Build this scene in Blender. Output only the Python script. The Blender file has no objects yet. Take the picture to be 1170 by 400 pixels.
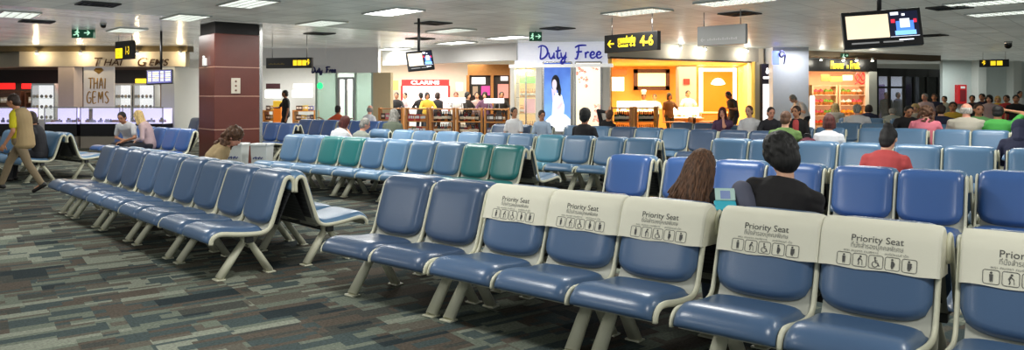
import bpy, bmesh, math, random
from mathutils import Vector, Matrix, Euler
random.seed(7)
R = math.radians
col = bpy.context.scene.collection
F, HZ, CAMZ, CX = 850.0, 111.0, 1.55, 585.0
CEIL = 3.2

def W(px, Y):                      # lateral position of something seen at column px at depth Y
    return (px - CX) / F * Y
def Zat(py, Y):                    # height of something seen at row py at depth Y
    return CAMZ - (py - HZ) / F * Y

# ------------------------------------------------------------------ materials
MATS = {}
def mat(name, c, rough=.5, metal=0.0, emit=0.0, var=0.0, vscale=8.0, bump=0.0, bscale=60.0, coat=0.0, alpha=1.0, spec=.5, trans=0.0):
    if name in MATS: return MATS[name]
    m = bpy.data.materials.new(name); m.use_nodes = True
    nt = m.node_tree; b = nt.nodes['Principled BSDF']
    c = (c[0], c[1], c[2], 1)
    b.inputs['Base Color'].default_value = c
    b.inputs['Roughness'].default_value = rough
    b.inputs['Metallic'].default_value = metal
    b.inputs['Coat Weight'].default_value = coat
    b.inputs['Coat Roughness'].default_value = .25
    b.inputs['Specular IOR Level'].default_value = spec
    b.inputs['Alpha'].default_value = alpha
    b.inputs['Transmission Weight'].default_value = trans
    tc = nt.nodes.new('ShaderNodeTexCoord')
    if var > 0 or True:
        n = nt.nodes.new('ShaderNodeTexNoise'); n.inputs['Scale'].default_value = vscale
        n.inputs['Detail'].default_value = 3
        nt.links.new(tc.outputs['Object'], n.inputs['Vector'])
        mx = nt.nodes.new('ShaderNodeMix'); mx.data_type = 'RGBA'
        k = max(var, .04)
        mx.inputs[6].default_value = tuple(max(0, x * (1 - k)) for x in c[:3]) + (1,)
        mx.inputs[7].default_value = tuple(min(1, x * (1 + k)) for x in c[:3]) + (1,)
        nt.links.new(n.outputs['Fac'], mx.inputs[0])
        nt.links.new(mx.outputs[2], b.inputs['Base Color'])
        if emit > 0:
            b.inputs['Emission Strength'].default_value = emit
            nt.links.new(mx.outputs[2], b.inputs['Emission Color'])
    if bump > 0:
        n2 = nt.nodes.new('ShaderNodeTexNoise'); n2.inputs['Scale'].default_value = bscale
        nt.links.new(tc.outputs['Object'], n2.inputs['Vector'])
        bp = nt.nodes.new('ShaderNodeBump'); bp.inputs['Strength'].default_value = bump
        bp.inputs['Distance'].default_value = .01
        nt.links.new(n2.outputs['Fac'], bp.inputs['Height'])
        nt.links.new(bp.outputs['Normal'], b.inputs['Normal'])
    MATS[name] = m
    return m

def srgb(r, g, b):
    f = lambda v: (v / 255 / 12.92) if v / 255 <= .04045 else ((v / 255 + .055) / 1.055) ** 2.4
    return (f(r), f(g), f(b))

# ------------------------------------------------------------------ object helpers
def tag(o, label=None, cat=None, group=None, kind=None):
    if label: o['label'] = label
    if cat: o['category'] = cat
    if group: o['group'] = group
    if kind: o['kind'] = kind
    return o
def link(o, parent=None):
    col.objects.link(o)
    if parent is not None: o.parent = parent
    return o
def empty(name, loc=(0, 0, 0), rz=0.0, label=None, cat=None, group=None):
    o = bpy.data.objects.new(name, None); col.objects.link(o)
    o.location = loc; o.rotation_euler = (0, 0, rz); o.empty_display_size = .1
    return tag(o, label, cat, group)
def smooth_mesh(me, ang=None):
    for p in me.polygons: p.use_smooth = True
    if ang is not None:
        try: me.set_sharp_from_angle(angle=R(ang))
        except Exception: pass
def mesh_of(bm, name, mats, smooth=None, recalc=True):
    if recalc: bmesh.ops.recalc_face_normals(bm, faces=bm.faces[:])
    me = bpy.data.meshes.new(name); bm.to_mesh(me); bm.free()
    for m in (mats if isinstance(mats, (list, tuple)) else [mats]): me.materials.append(m)
    if smooth: smooth_mesh(me, smooth)
    return me
def obj(name, bm, mats, parent=None, loc=None, rz=None, smooth=None, recalc=True):
    me = bm if isinstance(bm, bpy.types.Mesh) else mesh_of(bm, name, mats, smooth, recalc)
    o = bpy.data.objects.new(name, me); link(o, parent)
    if loc is not None: o.location = loc
    if rz is not None: o.rotation_euler = (0, 0, rz)
    return o
def B(): return bmesh.new()

def box(bm, c, s, rz=0.0, bev=0.0, mi=0, rot=None):
    M = Matrix.Translation(c) @ (rot.to_4x4() if rot is not None else Matrix.Rotation(rz, 4, 'Z')) @ Matrix.Diagonal((s[0], s[1], s[2], 1))
    t = bmesh.new(); bmesh.ops.create_cube(t, size=1.0, matrix=M)
    if bev > 0: bmesh.ops.bevel(t, geom=t.edges[:], offset=bev, segments=2, affect='EDGES', profile=.5)
    merge(bm, t, mi)
def merge(bm, t, mi=0):
    vm = {}
    for v in t.verts: vm[v] = bm.verts.new(v.co)
    for f in t.faces:
        try:
            nf = bm.faces.new([vm[v] for v in f.verts]); nf.material_index = mi if mi is not None else f.material_index
            nf.smooth = f.smooth
        except ValueError: pass
    t.free()
def boxx(bm, x0, x1, y0, y1, z0, z1, bev=0.0, mi=0):
    box(bm, ((x0 + x1) / 2, (y0 + y1) / 2, (z0 + z1) / 2), (abs(x1 - x0), abs(y1 - y0), abs(z1 - z0)), bev=bev, mi=mi)
def ell(bm, c, r, rot=None, seg=14, rings=10, mi=0):
    M = Matrix.Translation(c) @ (rot.to_4x4() if rot is not None else Matrix.Identity(4)) @ Matrix.Diagonal((r[0], r[1], r[2], 1))
    t = bmesh.new(); bmesh.ops.create_uvsphere(t, u_segments=seg, v_segments=rings, radius=1.0, matrix=M)
    for f in t.faces: f.smooth = True
    merge(bm, t, mi)
def frame_of(d, hint=None):
    d = Vector(d).normalized()
    h = Vector(hint) if hint is not None else (Vector((0, 0, 1)) if abs(d.z) < .9 else Vector((0, 1, 0)))
    a = (h - d * h.dot(d))
    if a.length < 1e-5: h = Vector((1, 0, 0)); a = (h - d * h.dot(d))
    a.normalize(); b = d.cross(a)
    return a, b
def ringsurf(bm, rings, cap=True, closed=True, mi=0, smooth=True):
    vs = [[bm.verts.new(p) for p in r] for r in rings]
    n = len(vs[0])
    for i in range(len(vs) - 1):
        for j in range(n if closed else n - 1):
            f = bm.faces.new((vs[i][j], vs[i][(j + 1) % n], vs[i + 1][(j + 1) % n], vs[i + 1][j]))
            f.material_index = mi; f.smooth = smooth
    if cap and closed:
        for r in (vs[0][::-1], vs[-1]):
            f = bm.faces.new(r); f.material_index = mi
    return vs
def tube(bm, pts, rad, seg=8, mi=0, hint=None, flat=1.0, cap=True):
    pts = [Vector(p) for p in pts]; n = len(pts); rings = []
    pa = None
    for i, p in enumerate(pts):
        d = pts[min(i + 1, n - 1)] - pts[max(i - 1, 0)]
        if d.length < 1e-8: d = Vector((0, 0, 1))
        a, b = frame_of(d, hint if hint is not None else pa)
        pa = a if hint is None else None
        r = rad[i] if isinstance(rad, (list, tuple)) else rad
        rings.append([p + a * (r * math.cos(2 * math.pi * k / seg)) + b * (r * flat * math.sin(2 * math.pi * k / seg)) for k in range(seg)])
    return ringsurf(bm, rings, cap, True, mi)
def tcap(bm, p0, r0, p1, r1, seg=10, mi=0):
    p0, p1 = Vector(p0), Vector(p1); d = p1 - p0
    if d.length < 1e-6: return ell(bm, p0, (r0, r0, r0), mi=mi)
    a, b = frame_of(d); d = d.normalized(); rings = []
    for ph in (-80, -50, -20): rings.append((p0 + d * (r0 * math.sin(R(ph))), r0 * math.cos(R(ph))))
    for ph in (20, 50, 80): rings.append((p1 + d * (r1 * math.sin(R(ph))), r1 * math.cos(R(ph))))
    ringsurf(bm, [[c + a * (r * math.cos(2 * math.pi * k / seg)) + b * (r * math.sin(2 * math.pi * k / seg)) for k in range(seg)] for c, r in rings], True, True, mi)
def cyl(bm, c, r, h, seg=16, mi=0, r2=None):
    c = Vector(c); r2 = r if r2 is None else r2
    ringsurf(bm, [[c + Vector((rr * math.cos(2 * math.pi * k / seg), rr * math.sin(2 * math.pi * k / seg), z)) for k in range(seg)] for z, rr in ((0, r), (h, r2))], True, True, mi, smooth=False)
def lathe(bm, c, prof, seg=12, mi=0):
    c = Vector(c)
    ringsurf(bm, [[c + Vector((r * math.cos(2 * math.pi * k / seg), r * math.sin(2 * math.pi * k / seg), z)) for k in range(seg)] for r, z in prof], True, True, mi)
def quad(bm, pts, mi=0):
    f = bm.faces.new([bm.verts.new(p) for p in pts]); f.material_index = mi; return f
def catmull(pts, n=4):
    out = []
    P = [Vector(p) for p in pts]
    for i in range(len(P) - 1):
        p0 = P[max(i - 1, 0)]; p1 = P[i]; p2 = P[i + 1]; p3 = P[min(i + 2, len(P) - 1)]
        for k in range(n):
            t = k / n
            out.append(.5 * ((2 * p1) + (p2 - p0) * t + (2 * p0 - 5 * p1 + 4 * p2 - p3) * t * t + (3 * p1 - p0 - 3 * p2 + p3) * t ** 3))
    out.append(P[-1]); return out

# writing: a text becomes polygons (x right, y up), centred, given height and optional width
def text_polys(body, size, width=None, align='CENTER', shear=0.0, bold=0.0, squeeze=None):
    cu = bpy.data.curves.new('writing', 'FONT'); cu.body = body; cu.size = size
    cu.align_x = align; cu.align_y = 'CENTER'; cu.shear = shear; cu.offset = bold; cu.resolution_u = 3
    o = bpy.data.objects.new('writing', cu); col.objects.link(o)
    dg = bpy.context.evaluated_depsgraph_get(); dg.update()
    me = bpy.data.meshes.new_from_object(o.evaluated_get(dg))
    vs = [v.co.copy() for v in me.vertices]; fs = [tuple(p.vertices) for p in me.polygons]
    bpy.data.objects.remove(o); bpy.data.curves.remove(cu); bpy.data.meshes.remove(me)
    if width and vs:
        x0 = min(v.x for v in vs); x1 = max(v.x for v in vs); k = width / max(x1 - x0, 1e-6); m = (x0 + x1) / 2
        for v in vs: v.x = (v.x - m) * k
    return vs, fs
def put_text(bm, body, size, origin, right, up, width=None, mi=0, depth=0.0, shear=0.0, bold=0.0, align='CENTER', fn=None):
    vs, fs = text_polys(body, size, width, align, shear, bold)
    origin, right, up = Vector(origin), Vector(right).normalized(), Vector(up).normalized()
    nrm = right.cross(up)
    def conv(v): return fn(v.x, v.y) if fn else origin + right * v.x + up * v.y
    A = [bm.verts.new(conv(v) + (nrm * depth if not fn else Vector())) for v in vs]
    for f in fs:
        try: nf = bm.faces.new([A[i] for i in f]); nf.material_index = mi
        except ValueError: pass
def strokes(bm, lines, origin, right, up, scale, rad, mi=0, sx=1.0, flat=.5, seg=6):
    origin, right, up = Vector(origin), Vector(right).normalized(), Vector(up).normalized()
    nrm = right.cross(up)
    for ln in lines:
        pts = catmull([Vector((x, y, 0)) for x, y in ln], 5) if len(ln) > 2 else [Vector((x, y, 0)) for x, y in ln]
        P = [origin + right * (p.x * scale * sx) + up * (p.y * scale) for p in pts]
        n = len(P)
        rr = [rad * (.55 + .45 * math.sin(math.pi * (i + .7) / (n + .4))) for i in range(n)]
        tube(bm, P, rr, seg=seg, mi=mi, hint=nrm, flat=1.0)

# ------------------------------------------------------------------ colours
CREAM = mat('cream_enamel', srgb(214, 213, 190), .42, var=.06)
PAN = mat('pale_pan', srgb(172, 174, 164), .5, var=.06)
STEEL = mat('beam_steel', srgb(80, 82, 84), .45, .4)
def vinyl(n, c): return mat(n, c, .33, var=.10, vscale=3, bump=.05, bscale=160, coat=.35)
V_SLATE = vinyl('vinyl_slate', srgb(74, 101, 136))
V_STEEL = vinyl('vinyl_steel_blue', srgb(90, 126, 160))
V_BLUE = vinyl('vinyl_royal', srgb(62, 99, 160))
V_SKY = vinyl('vinyl_light_blue', srgb(104, 144, 180))
V_NAVY = vinyl('vinyl_navy', srgb(63, 84, 114))
V_TEAL = vinyl('vinyl_teal', srgb(36, 122, 122))
V_TEALSKY = vinyl('vinyl_teal_blue', srgb(84, 146, 168))
COVER = mat('cover_cloth', srgb(226, 224, 206), .7, var=.05, vscale=6, bump=.05, bscale=90)
INK = mat('ink_black', srgb(84, 84, 82), .7)
INKG = mat('ink_grey', srgb(140, 140, 134), .7)
BLACK = mat('black_plastic', srgb(18, 18, 20), .4)
WHITE = mat('white_paint', srgb(226, 228, 226), .55, var=.03)

def perforated():
    m = bpy.data.materials.new('perforated_steel'); m.use_nodes = True
    nt = m.node_tree; b = nt.nodes['Principled BSDF']; b.inputs['Roughness'].default_value = .5
    tc = nt.nodes.new('ShaderNodeTexCoord'); mp = nt.nodes.new('ShaderNodeMapping')
    mp.inputs['Rotation'].default_value = (R(90), 0, 0)
    v = nt.nodes.new('ShaderNodeTexVoronoi'); v.inputs['Scale'].default_value = 70; v.inputs['Randomness'].default_value = 0
    rp = nt.nodes.new('ShaderNodeValToRGB'); rp.color_ramp.elements[0].color = (.004, .004, .005, 1); rp.color_ramp.elements[1].color = (.07, .075, .08, 1)
    rp.color_ramp.elements[0].position = .34; rp.color_ramp.elements[1].position = .42
    nt.links.new(tc.outputs['Object'], mp.inputs['Vector']); nt.links.new(mp.outputs[0], v.inputs['Vector'])
    nt.links.new(v.outputs['Distance'], rp.inputs[0]); nt.links.new(rp.outputs[0], b.inputs['Base Color'])
    return m
PERF = perforated()

# ------------------------------------------------------------------ beam seating
SW = .58                                                     # one seat's width
PROF = catmull([(0, .048, .70), (0, .052, .77), (0, .038, .818), (0, 0, .835), (0, -.032, .812), (0, -.052, .76), (0, -.085, .66), (0, -.118, .56),
                (0, -.148, .47), (0, -.178, .408), (0, -.235, .376), (0, -.33, .374), (0, -.46, .386), (0, -.585, .404), (0, -.645, .398), (0, -.682, .368), (0, -.69, .325)], 4)
NP = len(PROF)
def prof(t):                                                 # point and outward normal at t in 0..1
    x = min(max(t, 0), 1) * (NP - 1); i = min(int(x), NP - 2); f = x - i
    p = PROF[i].lerp(PROF[i + 1], f)
    a = PROF[max(i - 1, 0)]; b = PROF[min(i + 2, NP - 1)]
    d = (b - a).normalized()
    return p, Vector((0, d.z, -d.y))
def prof_t_at(zq, lo=.2, hi=.55):                            # t on the front of the backrest at height zq
    for _ in range(40):
        m = (lo + hi) / 2
        if prof(m)[0].z > zq: lo = m
        else: hi = m
    return (lo + hi) / 2
def padsheet(bm, t0, t1, hw, thick, round_end=0.0, round_start=0.0, ns=16, ntt=26, lift=.008, xo=0.0):
    front = []; back = []
    for j in range(ntt + 1):
        fr = []; bk = []
        k = j / ntt
        for i in range(ns + 1):
            s = -1 + 2 * i / ns
            s = math.copysign(abs(s) ** .8, s)
            e1 = t1 - round_end * (1 - math.sqrt(max(0, 1 - min(1, abs(s)) ** 3.2 * .985)))
            e0 = t0 + round_start * (1 - math.sqrt(max(0, 1 - abs(s) ** 4)))
            t = e0 + (e1 - e0) * k
            p, n = prof(t)
            eb = (1 - abs(s) ** 7) ** .5 if abs(s) < 1 else 0
            kb = 1 - abs(2 * k - 1) ** 14
            h = lift + (thick - lift) * eb * max(kb, 0) ** .5
            x = SW / 2 + xo + hw * s
            fr.append(Vector((x, 0, 0)) + p + n * h); bk.append(Vector((x, 0, 0)) + p + n * (lift * .5))
        front.append(fr); back.append(bk)
    def grid(g):
        vs = [[bm.verts.new(p) for p in r] for r in g]
        for a in range(len(vs) - 1):
            for b in range(len(vs[0]) - 1):
                f = bm.faces.new((vs[a][b], vs[a][b + 1], vs[a + 1][b + 1], vs[a + 1][b])); f.smooth = True
        return vs
    A = grid(front); C = grid(back)
    ring = lambda v: v[0] + [r[-1] for r in v[1:]] + v[-1][-2::-1] + [r[0] for r in v[-2:0:-1]]
    ra, rc = ring(A), ring(C)
    for i in range(len(ra)):
        j = (i + 1) % len(ra)
        f = bm.faces.new((ra[i], ra[j], rc[j], rc[i])); f.smooth = True

def frame_mesh():
    bm = B()
    pts = [Vector((SW - .014, 0, 0)) + prof(k / 44)[0] for k in range(45)]
    tube(bm, pts, .0145, seg=8, hint=(1, 0, 0), flat=1.45)
    g = []                                                    # pressed pan behind the pads
    for k in range(37):
        p, n = prof(k / 36)
        g.append([Vector((x, 0, 0)) + p - n * .004 for x in (.03, SW * .5, SW - .03)])
    g2 = [[p - prof(k / 36)[1] * .006 for p in r] for k, r in enumerate(g)]
    for gg in (g, g2):
        vs = [[bm.verts.new(p) for p in r] for r in gg]
        for a in range(len(vs) - 1):
            for b in range(2):
                f = bm.faces.new((vs[a][b], vs[a][b + 1], vs[a + 1][b + 1], vs[a + 1][b])); f.material_index = 1; f.smooth = True
    for yy in (-.25, -.43):                                   # brackets down to the beam
        box(bm, (SW / 2, yy, .358), (.30, .05, .03), bev=.006, mi=1)
    return mesh_of(bm, 'seat', [CREAM, PAN])
def backpanel_mesh():
    bm = B(); g = []
    t1 = prof_t_at(.45)
    for k in range(17):
        p, n = prof(.01 + (t1 - .01) * k / 16)
        g.append([Vector((x, 0, 0)) + p - n * .017 for x in (.05, SW - .05)])
    vs = [[bm.verts.new(p) for p in r] for r in g]
    for a in range(len(vs) - 1):
        f = bm.faces.new((vs[a][0], vs[a][1], vs[a + 1][1], vs[a + 1][0])); f.smooth = True
    # skirt hanging down behind the backrest
    q = [Vector((x, .042, .70)) for x in (.05, SW - .05)]; q2 = [Vector((x, -.085, .42)) for x in (.05, SW - .05)]
    quad(bm, [q[0], q[1], q2[1], q2[0]])
    return mesh_of(bm, 'back_panel', PERF)
T_BACK = prof_t_at(.412); T_SEAT0 = .60
for _k in range(200):
    if prof(.5 + _k * .001)[0].y < -.205: T_SEAT0 = .5 + _k * .001; break
FRAME_ME = frame_mesh(); PANEL_ME = backpanel_mesh()
BACK_ME, SEAT_ME = {}, {}
def back_me(m):
    if m.name not in BACK_ME:
        bm = B(); padsheet(bm, .005, T_BACK, SW / 2 - .019, .056, round_end=.10, xo=-.013)
        BACK_ME[m.name] = mesh_of(bm, 'backrest', m)
    return BACK_ME[m.name]
def seat_me(m):
    if m.name not in SEAT_ME:
        bm = B(); padsheet(bm, T_SEAT0, .985, SW / 2 - .019, .054, round_start=.03, xo=-.013)
        SEAT_ME[m.name] = mesh_of(bm, 'seat_cushion', m)
    return SEAT_ME[m.name]

# slip-on priority cover with its print
def cover_mesh():
    bm = B()
    tb = prof_t_at(.635)
    path = []
    for k in range(22):
        p, n = prof(tb + (.0 - tb) * k / 21)
        path.append(p + n * .064)
    path.append(Vector((0, path[-1].y + .002, .64)))
    xs = [.0, .004, .016, .05] + [SW * k / 12 for k in range(2, 11)] + [SW - .05, SW - .016, SW - .004, SW]
    inset = {0: .022, 1: .009, 2: .002}
    ctr = Vector((0, -.02, .72))
    rings = []
    for i, x in enumerate(xs):
        d = inset.get(min(i, len(xs) - 1 - i), 0)
        row = []
        for k, p in enumerate(path):
            n = (path[max(k - 1, 0)] - path[min(k + 1, len(path) - 1)]); n = Vector((0, n.z, -n.y)).normalized()
            q = p - n * d
            if k == 0: q = q + Vector((0, 0, .004 * math.sin(x * 23)))
            row.append(Vector((x, 0, 0)) + q)
        rings.append(row)
    vs = [[bm.verts.new(p) for p in r] for r in rings]
    for a in range(len(vs) - 1):
        for b in range(len(path) - 1):
            f = bm.faces.new((vs[a][b], vs[a][b + 1], vs[a + 1][b + 1], vs[a + 1][b])); f.smooth = True
    for r in (vs[0], vs[-1][::-1]):
        f = bm.faces.new(r)
    # print: position on the front face from (x, height above hem along the face)
    acc = [0.0]
    for k in range(1, len(path)): acc.append(acc[-1] + (path[k] - path[k - 1]).length)
    def on(x, h, off=.0025):
        k = 0
        while k < len(acc) - 2 and acc[k + 1] < h: k += 1
        f = (h - acc[k]) / (acc[k + 1] - acc[k]); p = path[k].lerp(path[k + 1], f)
        d = (path[k + 1] - path[k]).normalized()
        return Vector((x, 0, 0)) + p + Vector((0, -d.z, d.y)) * off
    cx = SW / 2
    put_text(bm, 'Priority Seat', .050, (0, 0, 0), (1, 0, 0), (0, 0, 1), width=.25, mi=1, fn=lambda x, y: on(cx + x, .158 + y))
    put_text(bm, 'ที่นั่งสำรองบุคคลพิเศษ', .036, (0, 0, 0), (1, 0, 0), (0, 0, 1), width=.25, mi=2, fn=lambda x, y: on(cx + x, .120 + y))
    put_text(bm, 'พระ คนชรา คนพิการ', .017, (0, 0, 0), (1, 0, 0), (0, 0, 1), width=.17, mi=2, fn=lambda x, y: on(cx - .075 + x, .091 + y))
    put_text(bm, 'สตรีมีครรภ์ เด็ก', .017, (0, 0, 0), (1, 0, 0), (0, 0, 1), width=.11, mi=2, fn=lambda x, y: on(cx + .095 + x, .091 + y))
    def poly(pts, mi=1):
        try: bm.faces.new([bm.verts.new(on(x, y)) for x, y in pts]).material_index = mi
        except ValueError: pass
    def line(pts, w, mi=1):
        for (x0, y0), (x1, y1) in zip(pts, pts[1:]):
            dx, dy = x1 - x0, y1 - y0; L = math.hypot(dx, dy) or 1; nx, ny = -dy / L * w / 2, dx / L * w / 2
            poly([(x0 + nx, y0 + ny), (x1 + nx, y1 + ny), (x1 - nx, y1 - ny), (x0 - nx, y0 - ny)], mi)
    def disc(x, y, r, mi=1): poly([(x + r * math.cos(a * math.pi / 5), y + r * math.sin(a * math.pi / 5)) for a in range(10)], mi)
    def rr(x0, x1, y0, y1, r):
        pts = []
        for (ax, ay, a0) in ((x1 - r, y0 + r, -90), (x1 - r, y1 - r, 0), (x0 + r, y1 - r, 90), (x0 + r, y0 + r, 180)):
            for a in (0, 30, 60, 90): pts.append((ax + r * math.cos(R(a0 + a)), ay + r * math.sin(R(a0 + a))))
        line(pts + pts[:1], .0028)
    w = .068
    for k in range(5):
        x0 = cx - 2.5 * .078 + k * .078 + .005; x = x0 + w / 2; y0, y1 = .012, .078
        rr(x0, x0 + w, y0, y1, .010)
        b = y0 + .008
        if k == 0:                                            # standing monk in a robe
            disc(x, b + .045, .0055); poly([(x - .008, b + .038), (x + .008, b + .038), (x + .007, b + .006), (x - .006, b + .006)])
            line([(x - .003, b + .007), (x - .003, b)], .003); line([(x + .004, b + .007), (x + .004, b)], .003)
        elif k == 1:                                          # old person with a stick
            disc(x + .004, b + .044, .0055); line([(x + .001, b + .038), (x - .007, b + .022)], .009)
            line([(x - .007, b + .022), (x - .002, b + .011), (x - .006, b)], .005); line([(x + .001, b + .034), (x + .012, b + .024)], .004)
            line([(x + .012, b + .026), (x + .014, b)], .0025)
        elif k == 2:                                          # wheelchair
            disc(x - .004, b + .046, .005); line([(x - .004, b + .041), (x - .002, b + .022), (x + .010, b + .021), (x + .015, b + .006), (x + .019, b + .007)], .0052)
            line([(x - .004, b + .032), (x + .008, b + .032)], .004)
            line([(x - .003 + .014 * math.cos(R(a)), b + .013 + .014 * math.sin(R(a))) for a in range(110, 375, 22)], .0038)
        elif k == 3:                                          # expectant mother
            disc(x - .001, b + .046, .0055); poly([(x - .006, b + .039), (x + .004, b + .039), (x + .012, b + .027), (x + .011, b + .019), (x + .007, b + .008), (x - .007, b + .008)])
            line([(x - .002, b + .009), (x - .002, b)], .004); line([(x + .003, b + .009), (x + .003, b)], .004)
        else:                                                 # woman carrying a child
            disc(x - .002, b + .046, .0055); disc(x + .008, b + .035, .0042); poly([(x - .009, b + .039), (x + .004, b + .039), (x + .010, b + .030), (x + .012, b + .022), (x + .008, b + .008), (x - .009, b + .008)])
            line([(x - .004, b + .009), (x - .004, b)], .004); line([(x + .002, b + .009), (x + .002, b)], .004)
    return mesh_of(bm, 'priority_cover', [COVER, INK, INKG], recalc=False)
COVER_ME = cover_mesh()

def leg_mesh():
    bm = B()
    for yf, k in ((-.575, 0), (-.125, 1)):
        pts = [Vector((.0, -.335, .335)), Vector((0, -.335 + (yf + .335) * .5, .175)), Vector((0, yf, .012))]
        tube(bm, pts, [.036, .046, .050], seg=12, hint=(1, 0, 0), flat=.66)
        box(bm, (0, yf, .006), (.105, .08, .012), bev=.004)
    tube(bm, [(-.035, -.335, .325), (.035, -.335, .325)], .045, seg=12, hint=(0, 0, 1))
    return mesh_of(bm, 'leg', CREAM)
LEG_ME = leg_mesh()
def side_mesh():
    bm = B(); tube(bm, [Vector((-.008, 0, 0)) + prof(k / 44)[0] for k in range(45)], .012, seg=8, hint=(1, 0, 0), flat=1.5)
    return mesh_of(bm, 'side_bar', CREAM)
SIDE_ME = side_mesh()
BEAM_ME = {}
def beam_me(L):
    k = round(L, 2)
    if k not in BEAM_ME:
        bm = B(); box(bm, (L / 2, -.335, .322), (L - .10, .065, .058), bev=.008)
        BEAM_ME[k] = mesh_of(bm, 'beam', STEEL)
    return BEAM_ME[k]

BENCHES = {}
def bench(key, x, y, rz, offs, colours, label, covers=(), legs=None, pitch=SW, group=None):
    """offs: where each seat begins along the beam; the seats face local -y"""
    b = empty('airport_bench', (x, y, 0), rz, label, 'bench', group or 'beam benches of the waiting hall')
    sx = pitch / SW
    L = offs[-1] + pitch
    for i, o in enumerate(offs):
        s = link(bpy.data.objects.new('seat', FRAME_ME), b); s.location = (o, 0, 0); s.scale = (sx, 1, 1)
        m = colours[i % len(colours)]
        c = link(bpy.data.objects.new('seat_cushion', seat_me(V_STEEL if m is V_TEAL and key == 'teal1' else m)), s)
        k = link(bpy.data.objects.new('backrest', back_me(m)), s)
        p = link(bpy.data.objects.new('back_panel', PANEL_ME), s)
        if m is V_TEAL: k['label'] = 'teal green backrest'
        if i in covers:
            v = link(bpy.data.objects.new('priority_cover', COVER_ME), s); v['label'] = 'cream slip-on cover with black priority print'
    link(bpy.data.objects.new('side_bar', SIDE_ME), b)
    link(bpy.data.objects.new('beam', beam_me(L)), b)
    for lx in (legs if legs is not None else ([.13, L - .13] if L > .7 else [.13, L - .13])):
        g = link(bpy.data.objects.new('leg', LEG_ME), b); g.location = (lx, 0, 0)
    BENCHES[key] = (b, Vector((x, y)), rz, offs, pitch)
    return b
def seat_at(key, i, fwd=.33, side=0.0):
    b, o, rz, offs, pitch = BENCHES[key]
    ex = Vector((math.cos(rz), math.sin(rz))); ey = Vector((-math.sin(rz), math.cos(rz)))
    p = o + ex * (offs[i] + pitch / 2 + side) - ey * fwd
    return p, rz + math.pi
def row(key, ref, iref, yaw, pitch, mods, labels, cols=None, partner=None, gap=.04, gaps=None, covers=None, legs=None, pcol=None, plabels=None, pgap=.11, offs_list=None):
    """ref: ground point below the top left corner of seat iref; yaw: direction of the row; mods: seats per beam, far end first.
    partner: which beams have a twin standing back to back behind them"""
    u = Vector((-math.sin(R(yaw)), math.cos(R(yaw)))); v = Vector((math.cos(R(yaw)), math.sin(R(yaw))))
    starts = []; pos = 0; x = 0.0; tot = []
    for mi_, n in enumerate(mods):
        starts.append(x)
        for i in range(n): tot.append(x + i * pitch)
        x += n * pitch + (gaps[mi_] if gaps else gap)
    rz = -R(90 - yaw)
    o = Vector(ref) + u * tot[iref]
    idx = 0
    for m_, n in enumerate(mods):
        p = o - u * starts[m_]
        cc = [(cols[idx + i] if cols and not hasattr(cols, 'name') else (cols or V_STEEL)) for i in range(n)]
        bench('%s%d' % (key, m_), p.x, p.y, rz, [i * pitch for i in range(n)], cc, labels[m_], [i for i in range(n) if covers and (idx + i) in covers],
              legs[m_] if legs else None, pitch)
        if partner and m_ in partner:
            q = p - u * (n * pitch) + v * pgap
            bench('%s%db' % (key, m_), q.x, q.y, rz + math.pi, [i * pitch for i in range(n)], [pcol or V_NAVY] * n, plabels[m_], pitch=pitch)
        idx += n
# ------------------------------------------------------------------ the rows of benches
S, T = V_SLATE, V_TEAL
row('left', (-2.38, 7.02), 8, 44, .58, [1, 2, 2, 2, 2], [
    'single slate blue seat unit at the far end of the long left row',
    'slate blue two-seat bench in the left row, second unit from its far end',
    'slate blue two-seat bench in the middle of the long left row beside the carpet',
    'slate blue two-seat bench in the left row, next to the unit at its near end',
    'slate blue two-seat bench at the near end of the left row, legs visible'],
    cols=[V_NAVY, V_NAVY, V_NAVY, S, S, S, S, S, S], gap=.03, partner=(1, 2, 3, 4), pcol=V_STEEL, plabels={
    1: 'blue bench facing away behind the left row, in front of the brown pillar',
    2: 'blue bench facing away behind the left row, beside the two clear bins',
    3: 'blue bench facing away behind the left row, last but one toward the aisle end',
    4: 'blue bench facing away behind the near end of the left row, end seat visible'})
row('front', (.77, 4.92), 4, 51, .58, [2, 3, 2, 2], [
    'blue two-seat bench without covers at the aisle end of the priority row',
    'blue three-seat bench with three cream priority covers beside the uncovered seats',
    'blue two-seat bench with two cream priority covers in front of the man in black T-shirt',
    'nearest blue bench with a cream priority cover, cut off at the bottom right corner'],
    cols=[V_NAVY, V_NAVY, S, S, S, V_SLATE, V_SLATE, V_SLATE, V_SLATE], gaps=[.03, .09, .08, 0], covers=(2, 3, 4, 5, 6, 7, 8),
    legs=[[.22, 1.09], [.07, 1.10, 1.28], [.15, 1.02], [.15, 1.02]], partner=(0, 1, 2, 3), pcol=S, plabels={
    0: 'blue bench facing away, back to back with the uncovered seats of the priority row',
    1: 'blue bench facing away with the long-haired girl sitting on it',
    2: 'blue bench facing away with the man in black T-shirt sitting on it',
    3: 'blue bench facing away behind the nearest priority cover'})
row('teal', (-1.93, 11.75), 5, 52, .54, [2, 2, 2, 2, 2], [
    'blue two-seat bench at the bin end of the row with teal seats',
    'two-seat bench with two teal seats in the far half of its row',
    'light blue two-seat bench between the teal pairs, nearer the far teal pair',
    'light blue two-seat bench between the teal pairs, nearer the close teal pair',
    'two-seat bench ending its row by the aisle, one teal and one bright teal seat'],
    cols=[V_STEEL, V_STEEL, T, T, V_STEEL, V_SKY, V_STEEL, V_STEEL, T, T], gap=.0, partner=(0, 1, 2, 3, 4), pcol=V_STEEL, plabels={
    0: 'blue bench facing away behind the far end of the teal row',
    1: 'blue bench facing away behind the far teal pair, a red-haired woman on it',
    2: 'blue bench facing away behind the middle of the teal row, a grey-haired man on it',
    3: 'blue bench facing away behind the close half of the teal row',
    4: 'light blue bench facing away behind the close teal pair, end seat visible'})
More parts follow.
